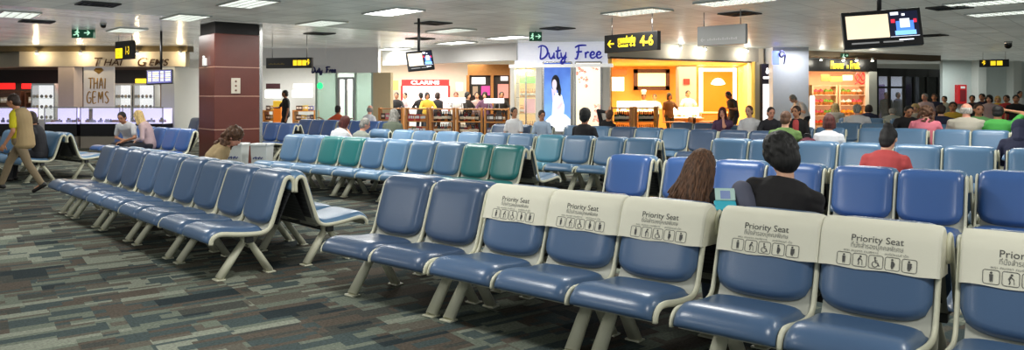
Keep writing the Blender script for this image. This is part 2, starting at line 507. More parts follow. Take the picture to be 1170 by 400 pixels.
row('mid', (2.62, 7.60), 3, 53.5, .56, [1, 3, 2], [
    'single blue seat unit starting the row behind the priority seats, by the aisle',
    'royal blue three-seat bench in the row behind the long-haired girl and the man',
    'royal blue two-seat bench right of the man in black T-shirt'],
    cols=[V_BLUE] * 6, gaps=[.15, .07, 0], partner=(0, 1, 2), pcol=V_STEEL, plabels={
    0: 'blue seat unit facing away behind the single seat at the aisle',
    1: 'blue bench facing away behind the three royal blue seats',
    2: 'blue bench facing away with the woman in coral top sitting on it'})
row('edge', (4.25, 6.78), 0, 51, .58, [2], ['royal blue bench cut by the right picture edge, set back from its neighbour'],
    cols=[V_BLUE] * 2, partner=(0,), pcol=V_STEEL, plabels={0: 'blue bench facing away at the right picture edge'})
row('third', (-.03, 13.6), 5, 54.5, .565, [2, 2, 2, 2, 2], [
    'light blue two-seat bench nearest the shop shelves, behind the middle of the teal row',
    'light blue two-seat bench behind the close half of the teal row',
    'light blue two-seat bench directly behind the close teal pair',
    'light blue two-seat bench with legs showing, in front of the man in dark shirt',
    'light blue two-seat bench at the near end of the row before the wine shelf'],
    cols=[V_SKY, V_STEEL, V_SKY, V_SKY, V_STEEL, V_STEEL, V_TEALSKY, V_STEEL, V_STEEL, V_STEEL], gap=.05, partner=(2, 3, 4), pcol=V_STEEL, plabels={
    2: 'blue bench facing away behind the seats over the close teal pair',
    3: 'blue bench facing away with the man in dark shirt sitting on it',
    4: 'blue bench facing away at the near end of the row before the wine shelf'})
row('right', (5.40, 10.51), 4, 53, .61, [2, 2, 2, 2], [
    'blue two-seat bench behind the head of the man in black T-shirt',
    'grey blue two-seat bench in front of the woman in white top',
    'grey blue two-seat bench in front of the woman with curly hair',
    'grey blue bench beside the dark blue hood at the right edge'],
    cols=[V_STEEL] * 8, gaps=[.10, .12, .12, 0], partner=(0, 1, 2, 3), pcol=V_STEEL, plabels={
    0: 'blue bench facing away with the man in green T-shirt sitting on it',
    1: 'blue bench facing away with the woman in white top sitting on it',
    2: 'blue bench facing away in front of the curly-haired woman',
    3: 'blue bench facing away under the dark blue hooded person'})
row('cafe', (3.74, 15.59), 5, 51.5, .62, [2, 2, 2, 2], [
    'blue two-seat bench facing the camera behind the head of the man in dark shirt',
    'blue two-seat bench facing the camera before the wine shelf',
    'blue two-seat bench facing the camera before the round cafe tables',
    'blue two-seat bench just before the woman in purple top'],
    cols=[V_STEEL, V_STEEL, V_NAVY, V_STEEL, V_STEEL, V_NAVY, V_NAVY, V_NAVY], gap=.03, partner=(0, 1), pcol=V_NAVY, plabels={
    0: 'blue bench facing away before the cream poster with the dozing person on it', 1: 'blue bench facing away before the wine shelf'})
row('bald', (8.76, 15.44), 2, 55, .66, [2, 2, 2], [
    'grey blue two-seat bench behind the dark hair bun of the woman in coral',
    'grey blue two-seat bench in front of the bald man',
    'grey blue two-seat bench in front of the man in bright green shirt'],
    cols=[V_STEEL] * 6, gap=.11, partner=(0, 1, 2), pcol=V_STEEL, plabels={
    0: 'blue bench facing away with the curly-haired woman sitting on it',
    1: 'blue bench facing away with the bald man sitting on it',
    2: 'blue bench facing away with the man in bright green shirt on it'})
row('shelfside', (.50, 17.67), 2, 56, .58, [3], ['dark blue three-seat bench before the glass display beside the shop shelves'], cols=[V_NAVY] * 3)
row('entrance', (4.75, 19.4), 1, 52, .62, [2], ['dark blue two-seat bench before the bright yellow cafe floor'], cols=[V_NAVY] * 2)
row('faces', (5.05, 17.6), 0, 56, .64, [2, 2], [
    'blue bench facing the camera with the woman in purple top on it',
    'blue bench facing the camera with the woman in black cardigan on it'], cols=[V_STEEL] * 4, gap=.1)
row('guard', (-5.89, 19.06), 2, 52, .60, [3], ['blue three-seat bench just right of the brown pillar, its end frame in view'], cols=[V_BLUE] * 3,
    partner=(0,), pcol=V_BLUE, plabels={0: 'blue bench facing away right of the brown pillar'})
row('glass', (-4.5, 21.0), 4, 54, .56, [3, 4], [
    'blue three-seat bench before the glass front, far half',
    'blue four-seat bench before the glass front, ending by the grey green jacket'],
    cols=[V_BLUE] * 7, gap=.05, partner=(0, 1), pcol=V_BLUE, plabels={
    0: 'blue bench facing away before the glass front with the man in orange on it',
    1: 'blue bench facing away before the glass front with the balding man on it'})
row('couple', (-7.02, 15.82), 5, 51, .57, [3, 3], [
    'blue bench left of the brown pillar with the couple sitting on it',
    'blue three-seat bench touching the left side of the brown pillar, empty'], cols=[V_BLUE] * 6, gap=.02)
row('deep', (-10.4, 24.2), 0, 52, .6, [2], ['dark navy bench far back between gem shop and brown pillar'], cols=[V_NAVY] * 2)
row('walker', (-8.85, 14.2), 3, 55, .62, [4], ['blue bench at the left picture edge behind the walking person'], cols=[V_STEEL] * 4, partner=(0,), pcol=V_STEEL,
    plabels={0: 'blue bench facing away at the left picture edge, end seat open to the carpet'})
row('crowd', (8.4, 19.4), 0, 55, .66, [2, 2, 2], [
    'grey blue bench in front of the man in white shirt before the flower shop',
    'grey blue bench far right between the man in black and the bald man',
    'grey blue bench far right behind the bald man'], cols=[V_STEEL] * 6, gap=.15, partner=(0, 1, 2), pcol=V_STEEL, plabels={
    0: 'blue bench facing away with the man in white shirt on it', 1: 'blue bench facing away far right behind the curly-haired woman', 2: 'blue bench facing away far right with the crowd'})
row('back', (10.5, 23.9), 0, 57, .66, [2, 2, 2, 2, 2], [
    'bench far back before the fruit shop', 'bench far back before the left half of the glazed lobby', 'bench far back before the right half of the glazed lobby',
    'bench far back under the red fire cabinet', 'bench far back at the right picture edge'], cols=[V_STEEL] * 10, gap=.15, partner=(0, 1, 2, 3), pcol=V_STEEL, plabels={
    0: 'bench facing away far back before the fruit shop', 1: 'bench facing away far back before the left half of the lobby',
    2: 'bench facing away far back before the right half of the lobby', 3: 'bench facing away far back under the fire cabinet'})

# ------------------------------------------------------------------ floor, ceiling, camera
BYAW = 41.0
def floor_mat():
    m = bpy.data.materials.new('carpet'); m.use_nodes = True
    nt = m.node_tree; L = nt.links; b = nt.nodes['Principled BSDF']; b.inputs['Roughness'].default_value = .95
    b.inputs['Specular IOR Level'].default_value = .12
    tc = nt.nodes.new('ShaderNodeTexCoord'); mp = nt.nodes.new('ShaderNodeMapping')
    mp.inputs['Rotation'].default_value = (0, 0, R(-36))
    L.new(tc.outputs['Object'], mp.inputs['Vector'])
    def brick(w, h, off, sq, loc):
        m2 = nt.nodes.new('ShaderNodeMapping'); m2.inputs['Location'].default_value = loc
        L.new(mp.outputs[0], m2.inputs['Vector'])
        n = nt.nodes.new('ShaderNodeTexBrick'); n.offset = off; n.squash = sq; n.squash_frequency = 3; n.offset_frequency = 2
        n.inputs['Scale'].default_value = 1; n.inputs['Brick Width'].default_value = w; n.inputs['Row Height'].default_value = h
        n.inputs['Mortar Size'].default_value = 0; n.inputs['Color1'].default_value = (0, 0, 0, 1); n.inputs['Color2'].default_value = (1, 1, 1, 1)
        L.new(m2.outputs[0], n.inputs['Vector']); return n.outputs['Color']
    a = brick(.46, .20, .37, 1.5, (0, 0, 0)); c = brick(.84, .40, .61, .6, (.3, .11, 0)); d = brick(.24, .10, .43, 1.3, (.17, .05, 0))
    def mixf(x, y, f):
        n = nt.nodes.new('ShaderNodeMix'); n.data_type = 'RGBA'; n.inputs[0].default_value = f
        L.new(x, n.inputs[6]); L.new(y, n.inputs[7]); return n.outputs[2]
    s = mixf(mixf(a, c, .45), d, .14)
    rp = nt.nodes.new('ShaderNodeValToRGB'); cr = rp.color_ramp; cr.interpolation = 'CONSTANT'
    st = [(0, (42, 51, 54)), (.24, (68, 70, 66)), (.34, (84, 77, 69)), (.43, (66, 77, 77)), (.51, (104, 111, 100)), (.60, (92, 89, 80)), (.68, (130, 135, 122)), (.80, (72, 83, 82))]
    cr.elements[0].position = 0; cr.elements[0].color = srgb(*st[0][1]) + (1,)
    cr.elements[1].position = st[1][0]; cr.elements[1].color = srgb(*st[1][1]) + (1,)
    for p, k in st[2:]:
        e = cr.elements.new(p); e.color = srgb(*k) + (1,)
    L.new(s, rp.inputs[0])
    no = nt.nodes.new('ShaderNodeTexNoise'); no.inputs['Scale'].default_value = 55; no.inputs['Detail'].default_value = 5
    L.new(mp.outputs[0], no.inputs['Vector'])
    mx = nt.nodes.new('ShaderNodeMix'); mx.data_type = 'RGBA'; mx.blend_type = 'OVERLAY'; mx.inputs[0].default_value = .75
    L.new(rp.outputs[0], mx.inputs[6]); L.new(no.outputs['Fac'], mx.inputs[7]); L.new(mx.outputs[2], b.inputs['Base Color'])
    bp = nt.nodes.new('ShaderNodeBump'); bp.inputs['Strength'].default_value = .5; bp.inputs['Distance'].default_value = .01
    L.new(no.outputs['Fac'], bp.inputs['Height']); L.new(bp.outputs['Normal'], b.inputs['Normal'])
    return m
bm = B(); boxx(bm, -30, 34, -4, 46, -.1, 0)
tag(obj('floor', bm, floor_mat()), kind='structure')

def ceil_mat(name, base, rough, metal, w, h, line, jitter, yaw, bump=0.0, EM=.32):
    m = bpy.data.materials.new(name); m.use_nodes = True
    nt = m.node_tree; L = nt.links; b = nt.nodes['Principled BSDF']
    b.inputs['Roughness'].default_value = rough; b.inputs['Metallic'].default_value = metal
    tc = nt.nodes.new('ShaderNodeTexCoord'); mp = nt.nodes.new('ShaderNodeMapping'); mp.inputs['Rotation'].default_value = (0, 0, R(yaw))
    L.new(tc.outputs['Object'], mp.inputs['Vector'])
    n = nt.nodes.new('ShaderNodeTexBrick'); n.inputs['Scale'].default_value = 1; n.inputs['Brick Width'].default_value = w; n.inputs['Row Height'].default_value = h
    n.inputs['Mortar Size'].default_value = .012; n.offset = 0.0 if w == h else .5
    n.inputs['Color1'].default_value = tuple(x * (1 - jitter) for x in base) + (1,); n.inputs['Color2'].default_value = tuple(x * (1 + jitter) for x in base) + (1,)
    n.inputs['Mortar'].default_value = line + (1,)
    L.new(mp.outputs[0], n.inputs['Vector'])
    no = nt.nodes.new('ShaderNodeTexNoise'); no.inputs['Scale'].default_value = .9; no.inputs['Detail'].default_value = 4
    L.new(mp.outputs[0], no.inputs['Vector'])
    mx = nt.nodes.new('ShaderNodeMix'); mx.data_type = 'RGBA'; mx.blend_type = 'OVERLAY'; mx.inputs[0].default_value = .35
    L.new(n.outputs['Color'], mx.inputs[6]); L.new(no.outputs['Fac'], mx.inputs[7]); L.new(mx.outputs[2], b.inputs['Base Color'])
    L.new(mx.outputs[2], b.inputs['Emission Color']); b.inputs['Emission Strength'].default_value = EM  # ceiling itself glows: fill light added in the material, no lamp there
    if bump:
        bp = nt.nodes.new('ShaderNodeBump'); bp.inputs['Strength'].default_value = bump; bp.inputs['Distance'].default_value = .02
        L.new(n.outputs['Fac'], bp.inputs['Height']); bp2 = nt.nodes.new('ShaderNodeBump'); bp2.inputs['Strength'].default_value = .25; bp2.inputs['Distance'].default_value = .05
        n3 = nt.nodes.new('ShaderNodeTexNoise'); n3.inputs['Scale'].default_value = 2.2
        m3 = nt.nodes.new('ShaderNodeMapping'); m3.inputs['Scale'].default_value = (1, 3, 1); L.new(mp.outputs[0], m3.inputs['Vector']); L.new(m3.outputs[0], n3.inputs['Vector'])
        L.new(n3.outputs['Fac'], bp2.inputs['Height']); L.new(bp.outputs['Normal'], bp2.inputs['Normal']); L.new(bp2.outputs['Normal'], b.inputs['Normal'])
    return m
UB = Vector((-math.sin(R(BYAW)), math.cos(R(BYAW)), 0)); VB = Vector((math.cos(R(BYAW)), math.sin(R(BYAW)), 0))
e0 = Vector((-6.9, 15.3, CEIL))                       # the line where plain tiles give way to metal strips
A0, A1 = e0 - VB * 40, e0 + VB * 40
bm = B()
near = [A0, A1, A1 - UB * 34, A0 - UB * 34]
quad(bm, near)
t = bmesh.new(); vv = [t.verts.new(p) for p in near] + [t.verts.new(p + Vector((0, 0, .1))) for p in near]
t.free()
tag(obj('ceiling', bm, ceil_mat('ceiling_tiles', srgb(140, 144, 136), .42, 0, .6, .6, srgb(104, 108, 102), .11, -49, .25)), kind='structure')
bm = B(); quad(bm, [A0, A0 + UB * 60, A1 + UB * 60, A1])
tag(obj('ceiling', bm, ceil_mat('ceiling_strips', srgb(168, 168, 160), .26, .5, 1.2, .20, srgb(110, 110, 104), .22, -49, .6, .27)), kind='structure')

LENS = mat('light_diffuser', (1, 1, .96), .5, emit=5.0)
LENSD = mat('light_louvre_lit', (.96, 1, .95), .5, emit=2.2)
ALU = mat('louvre_aluminium', srgb(196, 200, 194), .3, .5)
DARK = mat('vent_dark', srgb(34, 35, 36), .6)
def fixture(x, y, label, strip=False, grid=True, lx=.62, ly=1.25, power=32):
    r = empty('ceiling_light', (x, y, CEIL), R(BYAW), label, 'ceiling light', 'ceiling lights')
    bm = B()
    for sx in (-1, 1): box(bm, (sx * lx / 2, 0, -.012), (.03, ly + .03, .03))
    for sy in (-1, 1): box(bm, (0, sy * ly / 2, -.012), (lx, .03, .03))
    obj('fixture_frame', bm, ALU, r)
    bm = B(); box(bm, (0, 0, -.004), (lx - .03, ly - .03, .008)); obj('diffuser', bm, LENSD if grid else LENS, r)
    if grid:
        bm = B()
        for k in range(1, 4): box(bm, (-lx / 2 + k * lx / 4, 0, -.016), (.012, ly - .03, .022))
        for k in range(1, 10): box(bm, (0, -ly / 2 + k * ly / 10, -.016), (lx - .03, .012, .022))
        obj('louvre', bm, ALU, r)
    ld = bpy.data.lights.new('fluorescent', 'AREA'); ld.shape = 'RECTANGLE'; ld.size = lx; ld.size_y = ly; ld.energy = power; ld.color = (1, .98, .93)
    lo = link(bpy.data.objects.new('fluorescent', ld)); lo.location = (x, y, CEIL - .05); lo.rotation_euler = (0, 0, R(BYAW))
def vent(x, y, label, s=.6):
    r = empty('ceiling_vent', (x, y, CEIL), R(BYAW), label, 'vent', 'ceiling vents')
    bm = B(); box(bm, (0, 0, -.006), (s, s, .012)); obj('vent_opening', bm, DARK, r)
    bm = B()
    for q in (s * .5, s * .36, s * .22):
        for sx in (-1, 1):
            box(bm, (sx * q, 0, -.016), (.02, 2 * q, .02)); box(bm, (0, sx * q, -.016), (2 * q, .02, .02))
    obj('vent_grille', bm, mat('vent_grey', srgb(70, 72, 72), .5), r)
for (px, py, lab, g) in [(283, 3, 'louvred ceiling light above and right of the brown pillar, cut by the top edge', 1), (212, 19.5, 'louvred ceiling light just left above the brown pillar', 1),
        (449, 13, 'bright plain white ceiling light, third from the left along the top', 0), (367, 26, 'louvred ceiling light right of the brown pillar top', 1),
        (727, 13, 'dim louvred ceiling light above the yellow gate sign', 1), (393, 60, 'thin white ceiling light above the small script sign', 0), (450, 55.5, 'thin white ceiling light left of the small television', 0),
        (521, 48.5, 'thin white ceiling light right of the small television', 0), (581, 42.5, 'thin white ceiling light left of the green exit sign by the shop', 0),
        (20, 16, 'louvred ceiling light at the left picture edge', 1), (840, 1, 'louvred ceiling light at the top left of the large television', 1), (1130, 2, 'louvred ceiling light at the top right corner', 1),
        (1150, 14, 'small slanting ceiling light near the right picture edge', 1), (515, 34.5, 'faint ceiling light above the small television', 1), (145, 34, 'light panel added for a ceiling reflection right of the left green exit sign', 1)]:  # last entry: panel and lamp added where the ceiling only shows a reflection
    Y = (CEIL - CAMZ) * F / (HZ - py); fixture(W(px, Y), Y, lab, grid=bool(g))
for (px, py, lab) in [(112, 4, 'dark square ceiling vent near the top left'), (42, 24, 'dark ceiling vent above the left end of the gem shop'), (495, 26, 'dark ceiling vent above the small television'),
        (365, 38, 'dark ceiling vent right of the brown pillar'), (637, 32, 'dark ceiling vent above the large blue script'), (845, 15, 'dark ceiling vent left of the large television'), (1085, 8, 'dark ceiling vent right of the large television'),
        (1065, 40, 'dark ceiling vent below the large television on its right'), (480, 44, 'dark ceiling vent beside the mount of the small television')]:
    Y = (CEIL - CAMZ) * F / (HZ - py); vent(W(px, Y), Y, lab)
# the hall's lights over the camera's own part of the room
for k, (x, y) in enumerate([(-5.5, 8.6), (-2.2, 11.6), (-1.6, 4.6), (1.6, 7.6), (5.2, 10.6), (2.2, 1.4), (5.4, 4.4), (8.6, 7.6), (-5.2, 1.8), (-8.6, 5.4)]):
    fixture(x, y, 'ceiling light over the near seating', grid=True, power=42)

cam = bpy.data.cameras.new('camera'); co = link(bpy.data.objects.new('camera', cam))
co.location = (0, 0, CAMZ); co.rotation_euler = (R(90), 0, 0)
cam.sensor_width = 36; cam.lens = 36 * F / 1170; cam.shift_y = -(200 - HZ) / 1170; cam.clip_end = 200
bpy.context.scene.camera = co
w = bpy.data.worlds.new('world'); bpy.context.scene.world = w; w.use_nodes = True
w.node_tree.nodes['Background'].inputs[0].default_value = (.8, .85, .9, 1); w.node_tree.nodes['Background'].inputs[1].default_value = .40
vs_ = bpy.context.scene.view_settings
vs_.view_transform = 'Standard'; vs_.look = 'None'; vs_.exposure = 0.7
# ------------------------------------------------------------------ shell of the hall and the shop fronts
def st(o): return tag(o, kind='structure')
M_WALL = mat('wall_pale', srgb(206, 208, 204), .6, var=.04, vscale=2)
M_GREYW = mat('fascia_grey', srgb(190, 190, 188), .55, var=.04, emit=.10)  # slight glow added to lighten the grey fascias, which are no lamps
M_CREAMW = mat('wall_cream', srgb(216, 204, 178), .6, var=.05)
M_WARMW = mat('fascia_warm', srgb(200, 188, 166), .6, var=.06)
M_OLIVE = mat('soffit_olive', srgb(104, 88, 54), .6, var=.1)
M_WHITEL = mat('shop_white', srgb(236, 236, 232), .5)
M_ORANGEW = mat('cafe_wall', srgb(238, 178, 84), .6, var=.05)
M_YELLOWW = mat('cafe_yellow', srgb(250, 206, 110), .6, var=.04)
M_WOODL = mat('light_wood', srgb(190, 128, 62), .5, var=.18, vscale=14)
M_WOODD = mat('dark_wood', srgb(84, 46, 26), .5, var=.2, vscale=14)
GLASS = mat('clear_glass', (.9, .97, .95), .04, alpha=.16, spec=.8)
GLASSG = mat('green_glass', srgb(150, 190, 172), .08, alpha=.42, spec=.7)
E_WHITE = mat('lightbox_white', (1, .98, .94), .5, emit=1.5)
E_SOFT = mat('lightbox_soft', (.95, .95, .97), .5, emit=.6)
E_LILAC = mat('case_light_lilac', srgb(206, 200, 246), .5, emit=.75)
E_RED = mat('sign_red', srgb(220, 30, 28), .5, emit=1.0)
E_YEL = mat('sign_yellow', srgb(252, 214, 30), .5, emit=.9)
E_GREEN = mat('sign_green', srgb(40, 210, 120), .5, emit=1.2)
E_SPOT = mat('spot_lens', (1, .9, .7), .5, emit=14)
E_ORANGE = mat('panel_orange', srgb(240, 150, 40), .5, emit=.8)
SIGNBLK = mat('sign_black', srgb(20, 20, 20), .4)
GOLD = mat('gold_paint', srgb(170, 130, 60), .4, .4)
REDM = mat('red_paint', srgb(176, 32, 30), .5)
CHROME = mat('chrome_trim', srgb(190, 190, 188), .25, .8)
def area(x, y, z, sx, sy, power, color=(1, .95, .85), rot=(0, 0, 0)):
    ld = bpy.data.lights.new('shop_lamp', 'AREA'); ld.shape = 'RECTANGLE'; ld.size = sx; ld.size_y = sy; ld.energy = power; ld.color = color
    lo = link(bpy.data.objects.new('shop_lamp', ld)); lo.location = (x, y, z); lo.rotation_euler = rot
class Seg:                                                    # a stretch of wall between two points of the plan, read left to right
    def __init__(s, a, b):
        s.a, s.b = Vector((a[0], a[1], 0)), Vector((b[0], b[1], 0)); s.r = (s.b - s.a).normalized(); s.L = (s.b - s.a).length
        s.n = Vector((s.r.y, -s.r.x, 0)); s.rz = math.atan2(s.r.y, s.r.x)
    def p(s, d, z, out=0.0): return s.a + s.r * d + s.n * out + Vector((0, 0, z))
    def d_at(s, px):
        k = (px - CX) / F; return (k * s.a.y - s.a.x) / (s.r.x - k * s.r.y)
    def Y(s, px): return (s.a + s.r * s.d_at(px)).y
    def z(s, px, py): return Zat(py, s.Y(px))
    def box(s, bm, d0, d1, z0, z1, o0, o1, mi=0, bev=0.0):
        c = s.p((d0 + d1) / 2, (z0 + z1) / 2, (o0 + o1) / 2); box(bm, c, (abs(d1 - d0), abs(o1 - o0), abs(z1 - z0)), rz=s.rz, mi=mi, bev=bev)
    def pbox(s, bm, px0, px1, py0, py1, o0, o1, mi=0, bev=0.0):   # edges given by what lines up with them in the photo
        d0, d1 = s.d_at(px0), s.d_at(px1); pm = (px0 + px1) / 2
        s.box(bm, d0, d1, s.z(pm, py1), s.z(pm, py0), o0, o1, mi, bev)
def segp(px0, Y0, px1, Y1): return Seg((W(px0, Y0), Y0), (W(px1, Y1), Y1))
def wallbox(name, seg, px0, px1, z0, z1, m, th=.15, out=0.0):
    bm = B(); seg.box(bm, seg.d_at(px0), seg.d_at(px1), z0, z1, out - th, out); return st(obj(name, bm, m))

# outer walls
bm = B(); boxx(bm, -27, 27, 37, 37.2, 0, CEIL); st(obj('wall_back', bm, M_WALL))
bm = B(); boxx(bm, -27.2, -27, 10, 37, 0, CEIL); st(obj('wall_left', bm, M_WALL))
bm = B(); boxx(bm, 27, 27.2, 14, 37, 0, CEIL); st(obj('wall_right', bm, M_WALL))

# the brown pillar
pc = Vector((-6.45, 16.12, 0)); PS = 1.0
ctr = pc + VB * (PS / 2) + UB * (PS / 2)
M_PIL = mat('pillar_laminate', srgb(96, 46, 36), .32, var=.16, vscale=3, coat=.3)
bm = B(); box(bm, ctr + Vector((0, 0, 1.47)), (PS, PS, 2.94), rz=R(BYAW), bev=.012); pil = st(obj('pillar', bm, M_PIL))
bm = B(); box(bm, ctr + Vector((0, 0, 3.07)), (PS - .05, PS - .05, .27), rz=R(BYAW)); obj('pillar_top_band', bm, mat('band_dark', srgb(26, 22, 22), .6), pil)
for z in (.84, 1.57, 2.21):
    bm = B(); box(bm, ctr + Vector((0, 0, z)), (PS + .006, PS + .006, .016), rz=R(BYAW)); obj('joint_strip', bm, mat('joint_pale', srgb(190, 150, 130), .4), pil)
bm = B(); box(bm, pc + VB * (PS + .04) + UB * .06 + Vector((0, 0, 1.6)), (.07, .10, 3.2), rz=R(BYAW)); obj('corner_trim', bm, CHROME, pil)
bm = B(); box(bm, pc - UB * .012 + VB * .46 + Vector((0, 0, 1.80)), (.20, .02, .34), rz=R(BYAW), bev=.004)
o = tag(obj('wall_plate', bm, [mat('plate_beige', srgb(206, 196, 180), .5), REDM]), 'pale plate with three round buttons on the brown pillar', 'switch plate')
for k in range(3):
    b2 = B(); lathe(b2, (0, 0, 0), [(.022, 0), (.02, .012), (.001, .014)], 10)
    q = obj('button', b2, mat('button_dark', srgb(120, 84, 70), .5), o); q.location = pc - UB * .022 + VB * .46 + Vector((0, 0, 1.70 + .1 * k)); q.rotation_euler = (R(90), 0, R(BYAW))
b2 = B(); box(b2, pc - VB * .03 + UB * .52 + Vector((0, 0, 2.33)), (.06, .16, .17), rz=R(BYAW), bev=.012); ell(b2, pc - VB * .05 + UB * .52 + Vector((0, 0, 2.44)), (.03, .03, .03))
tag(obj('clean_air_device', b2, WHITE), 'small white box fixed high on the left face of the brown pillar', 'wall device')

# clear waste bins by the pillar
def bin_(px, Y, label, rz):
    r = empty('waste_bin', (W(px, Y), Y, 0), rz, label, 'waste bin', 'clear waste bins')
    bm = B(); w0, w1, h = .12, .15, .70
    ring = lambda w, z: [Vector((sx * w, sy * w, z)) for sx, sy in ((-1, -1), (1, -1), (1, 1), (-1, 1))]
    ringsurf(bm, [ring(w0, .03), ring(w1, h), ring(w1 - .012, h), ring(w0 - .012, .045)], smooth=False)
    obj('bin_body', bm, mat('clear_plastic', srgb(214, 218, 216), .3, alpha=.86), r)
    bm = B()
    for sx in (-1, 1): box(bm, (sx * w1, 0, h), (.03, 2 * w1 + .03, .035), bev=.006); box(bm, (0, sx * w1, h), (2 * w1 + .03, .03, .035), bev=.006)
    obj('rim', bm, WHITE, r)
    bm = B(); lathe(bm, (0, 0, .05), [(.105, 0), (.12, .2), (.125, .36), (.05, .42)], 10); obj('liner_bag', bm, mat('bag_grey', srgb(176, 178, 182), .6), r)
    bm = B(); [boxx(bm, -.10 + .024 * k, -.082 + .024 * k, -.150, -.136, .44 + .02 * (k % 2), .47 + .01 * (k % 3)) for k in range(8)]; obj('printing', bm, mat('ink_blue', srgb(60, 70, 120), .6), r)
bin_(271.5, 13.5, 'clear waste bin nearer the brown pillar', R(-8)); bin_(299.5, 13.4, 'clear waste bin right of its twin, toward the teal row', R(-8))

# ---- gem shop on the left
G = segp(-60, 24, 212, 24)
bm = B(); G.box(bm, G.d_at(22), G.d_at(212), 2.54, 3.02, -.3, 0); st(obj('trim_1', bm, M_WARMW))
bm = B(); G.box(bm, G.d_at(-20), G.d_at(216), 3.02, 3.2, -.35, .12); st(obj('trim_2', bm, M_OLIVE))
G2 = segp(-60, 27.5, 22, 24)
bm = B(); G2.box(bm, 0, G2.L, 2.54, 3.02, -.3, 0); st(obj('trim_3', bm, M_WARMW))
bm = B(); G2.box(bm, 0, G2.L, 3.02, 3.2, -.35, .12); st(obj('trim_4', bm, M_OLIVE))
bm = B(); G.box(bm, G.d_at(66), G.d_at(84), 0, 2.54, -.5, -.02); st(obj('pillar', bm, mat('pillar_pinkish', srgb(200, 182, 170), .6)))
bm = B(); G.box(bm, G.d_at(184), G.d_at(199), 0, 2.54, -3.0, -.02); st(obj('wall_gem_shop', bm, M_WALL))
bm = B(); boxx(bm, W(-60, 29), W(190, 29), 29, 29.15, 0, CEIL); st(obj('wall_gem_back', bm, mat('gem_back', srgb(120, 96, 84), .6, var=.2)))
bm = B(); boxx(bm, W(-60, 28.9), W(190, 28.9), 28.8, 28.98, 2.1, 2.6); st(obj('trim_5', bm, mat('gem_dark', srgb(34, 30, 34), .6)))
# lettering on the fascia
GOLDD = mat('letters_bronze', srgb(74, 48, 26), .4, .3)
sg = empty('shop_lettering', (0, 0, 0), 0, 'bronze slanted capitals on the warm fascia of the gem shop', 'sign lettering')
bm = B()
for tx, px, sz in (('T', 113, .40), ('HAI', 130, .30), ('G', 163, .40), ('EMS', 182, .30)):
    if tx == 'G': obj('word', bm, GOLDD, sg); bm = B()
    put_text(bm, tx, sz, G.p(G.d_at(px), 2.66 + (sz - .3) * .1, .03), G.r, (0, 0, 1), width={'T': .27, 'HAI': .62, 'G': .30, 'EMS': .66}[tx], shear=.25, bold=.004)
obj('word', bm, GOLDD, sg)
# white panel with brushed name
r = empty('shop_banner', G.p(G.d_at(110.5), 1.16, -.15), 0, 'tall off-white panel with brushed gold lettering over the jewellery counter', 'sign panel')
wd = 35 * 24 / F
bm = B(); boxx(bm, -wd / 2, wd / 2, -.03, .03, 0, 1.40, bev=.005); obj('panel', bm, mat('banner_white', srgb(206, 200, 190), .6, emit=.12), r)
LET = {'T': [[(0, 1), (.7, 1.03)], [(.36, 1), (.3, 0)]], 'H': [[(.05, 1.05), (0, 0)], [(.55, 1.02), (.52, 0)], [(0, .5), (.55, .55)]], 'A': [[(0, 0), (.3, 1.03), (.58, 0)], [(.12, .36), (.5, .38)]], 'I': [[(.1, 1), (.06, 0)]],
       'G': [[(.55, .9), (.3, 1.02), (.03, .6), (.08, .1), (.4, 0), (.58, .25), (.55, .45)], [(.3, .45), (.62, .46)]], 'E': [[(.5, 1), (.06, .97), (.04, .02), (.52, .04)], [(.05, .52), (.42, .54)]],
       'M': [[(0, 0), (.1, 1), (.34, .35), (.6, 1.03), (.68, 0)]], 'S': [[(.5, .92), (.24, 1.02), (.05, .78), (.3, .52), (.5, .25), (.25, -.02), (0, .12)]]}
bm = B()
for word, x0, zz, sc in (('THAI', -.33, .66, .34), ('GEMS', -.38, .20, .36)):
    x = x0
    for ch in word:
        strokes(bm, LET[ch], (x, -.034, zz), (1, 0, 0), (0, 0, 1), sc, .022, sx=.62); x += sc * .62 * {'I': .35, 'M': .98}.get(ch, .82)
obj('brush_lettering', bm, GOLD, r)
bm = B()
for a in range(3): ringsurf(bm, [[Vector((c * (.17 - .04 * a), -.034 - .004 * a, 1.24 + d * (.10 - .03 * a))) for c, d in ((-1, .2), (-.55, 1), (.55, 1), (1, .2), (0, -1.1))], [Vector((c * (.15 - .04 * a), -.04 - .004 * a, 1.24 + d * (.085 - .03 * a))) for c, d in ((-1, .2), (-.55, 1), (.55, 1), (1, .2), (0, -1.1))]])
obj('gem_emblem', bm, GOLD, r)
bm = B(); boxx(bm, -wd / 2, wd / 2, -.02, .02, -.06, 0); obj('bottom_rail', bm, mat('rail_dark', srgb(70, 60, 56), .5), r)
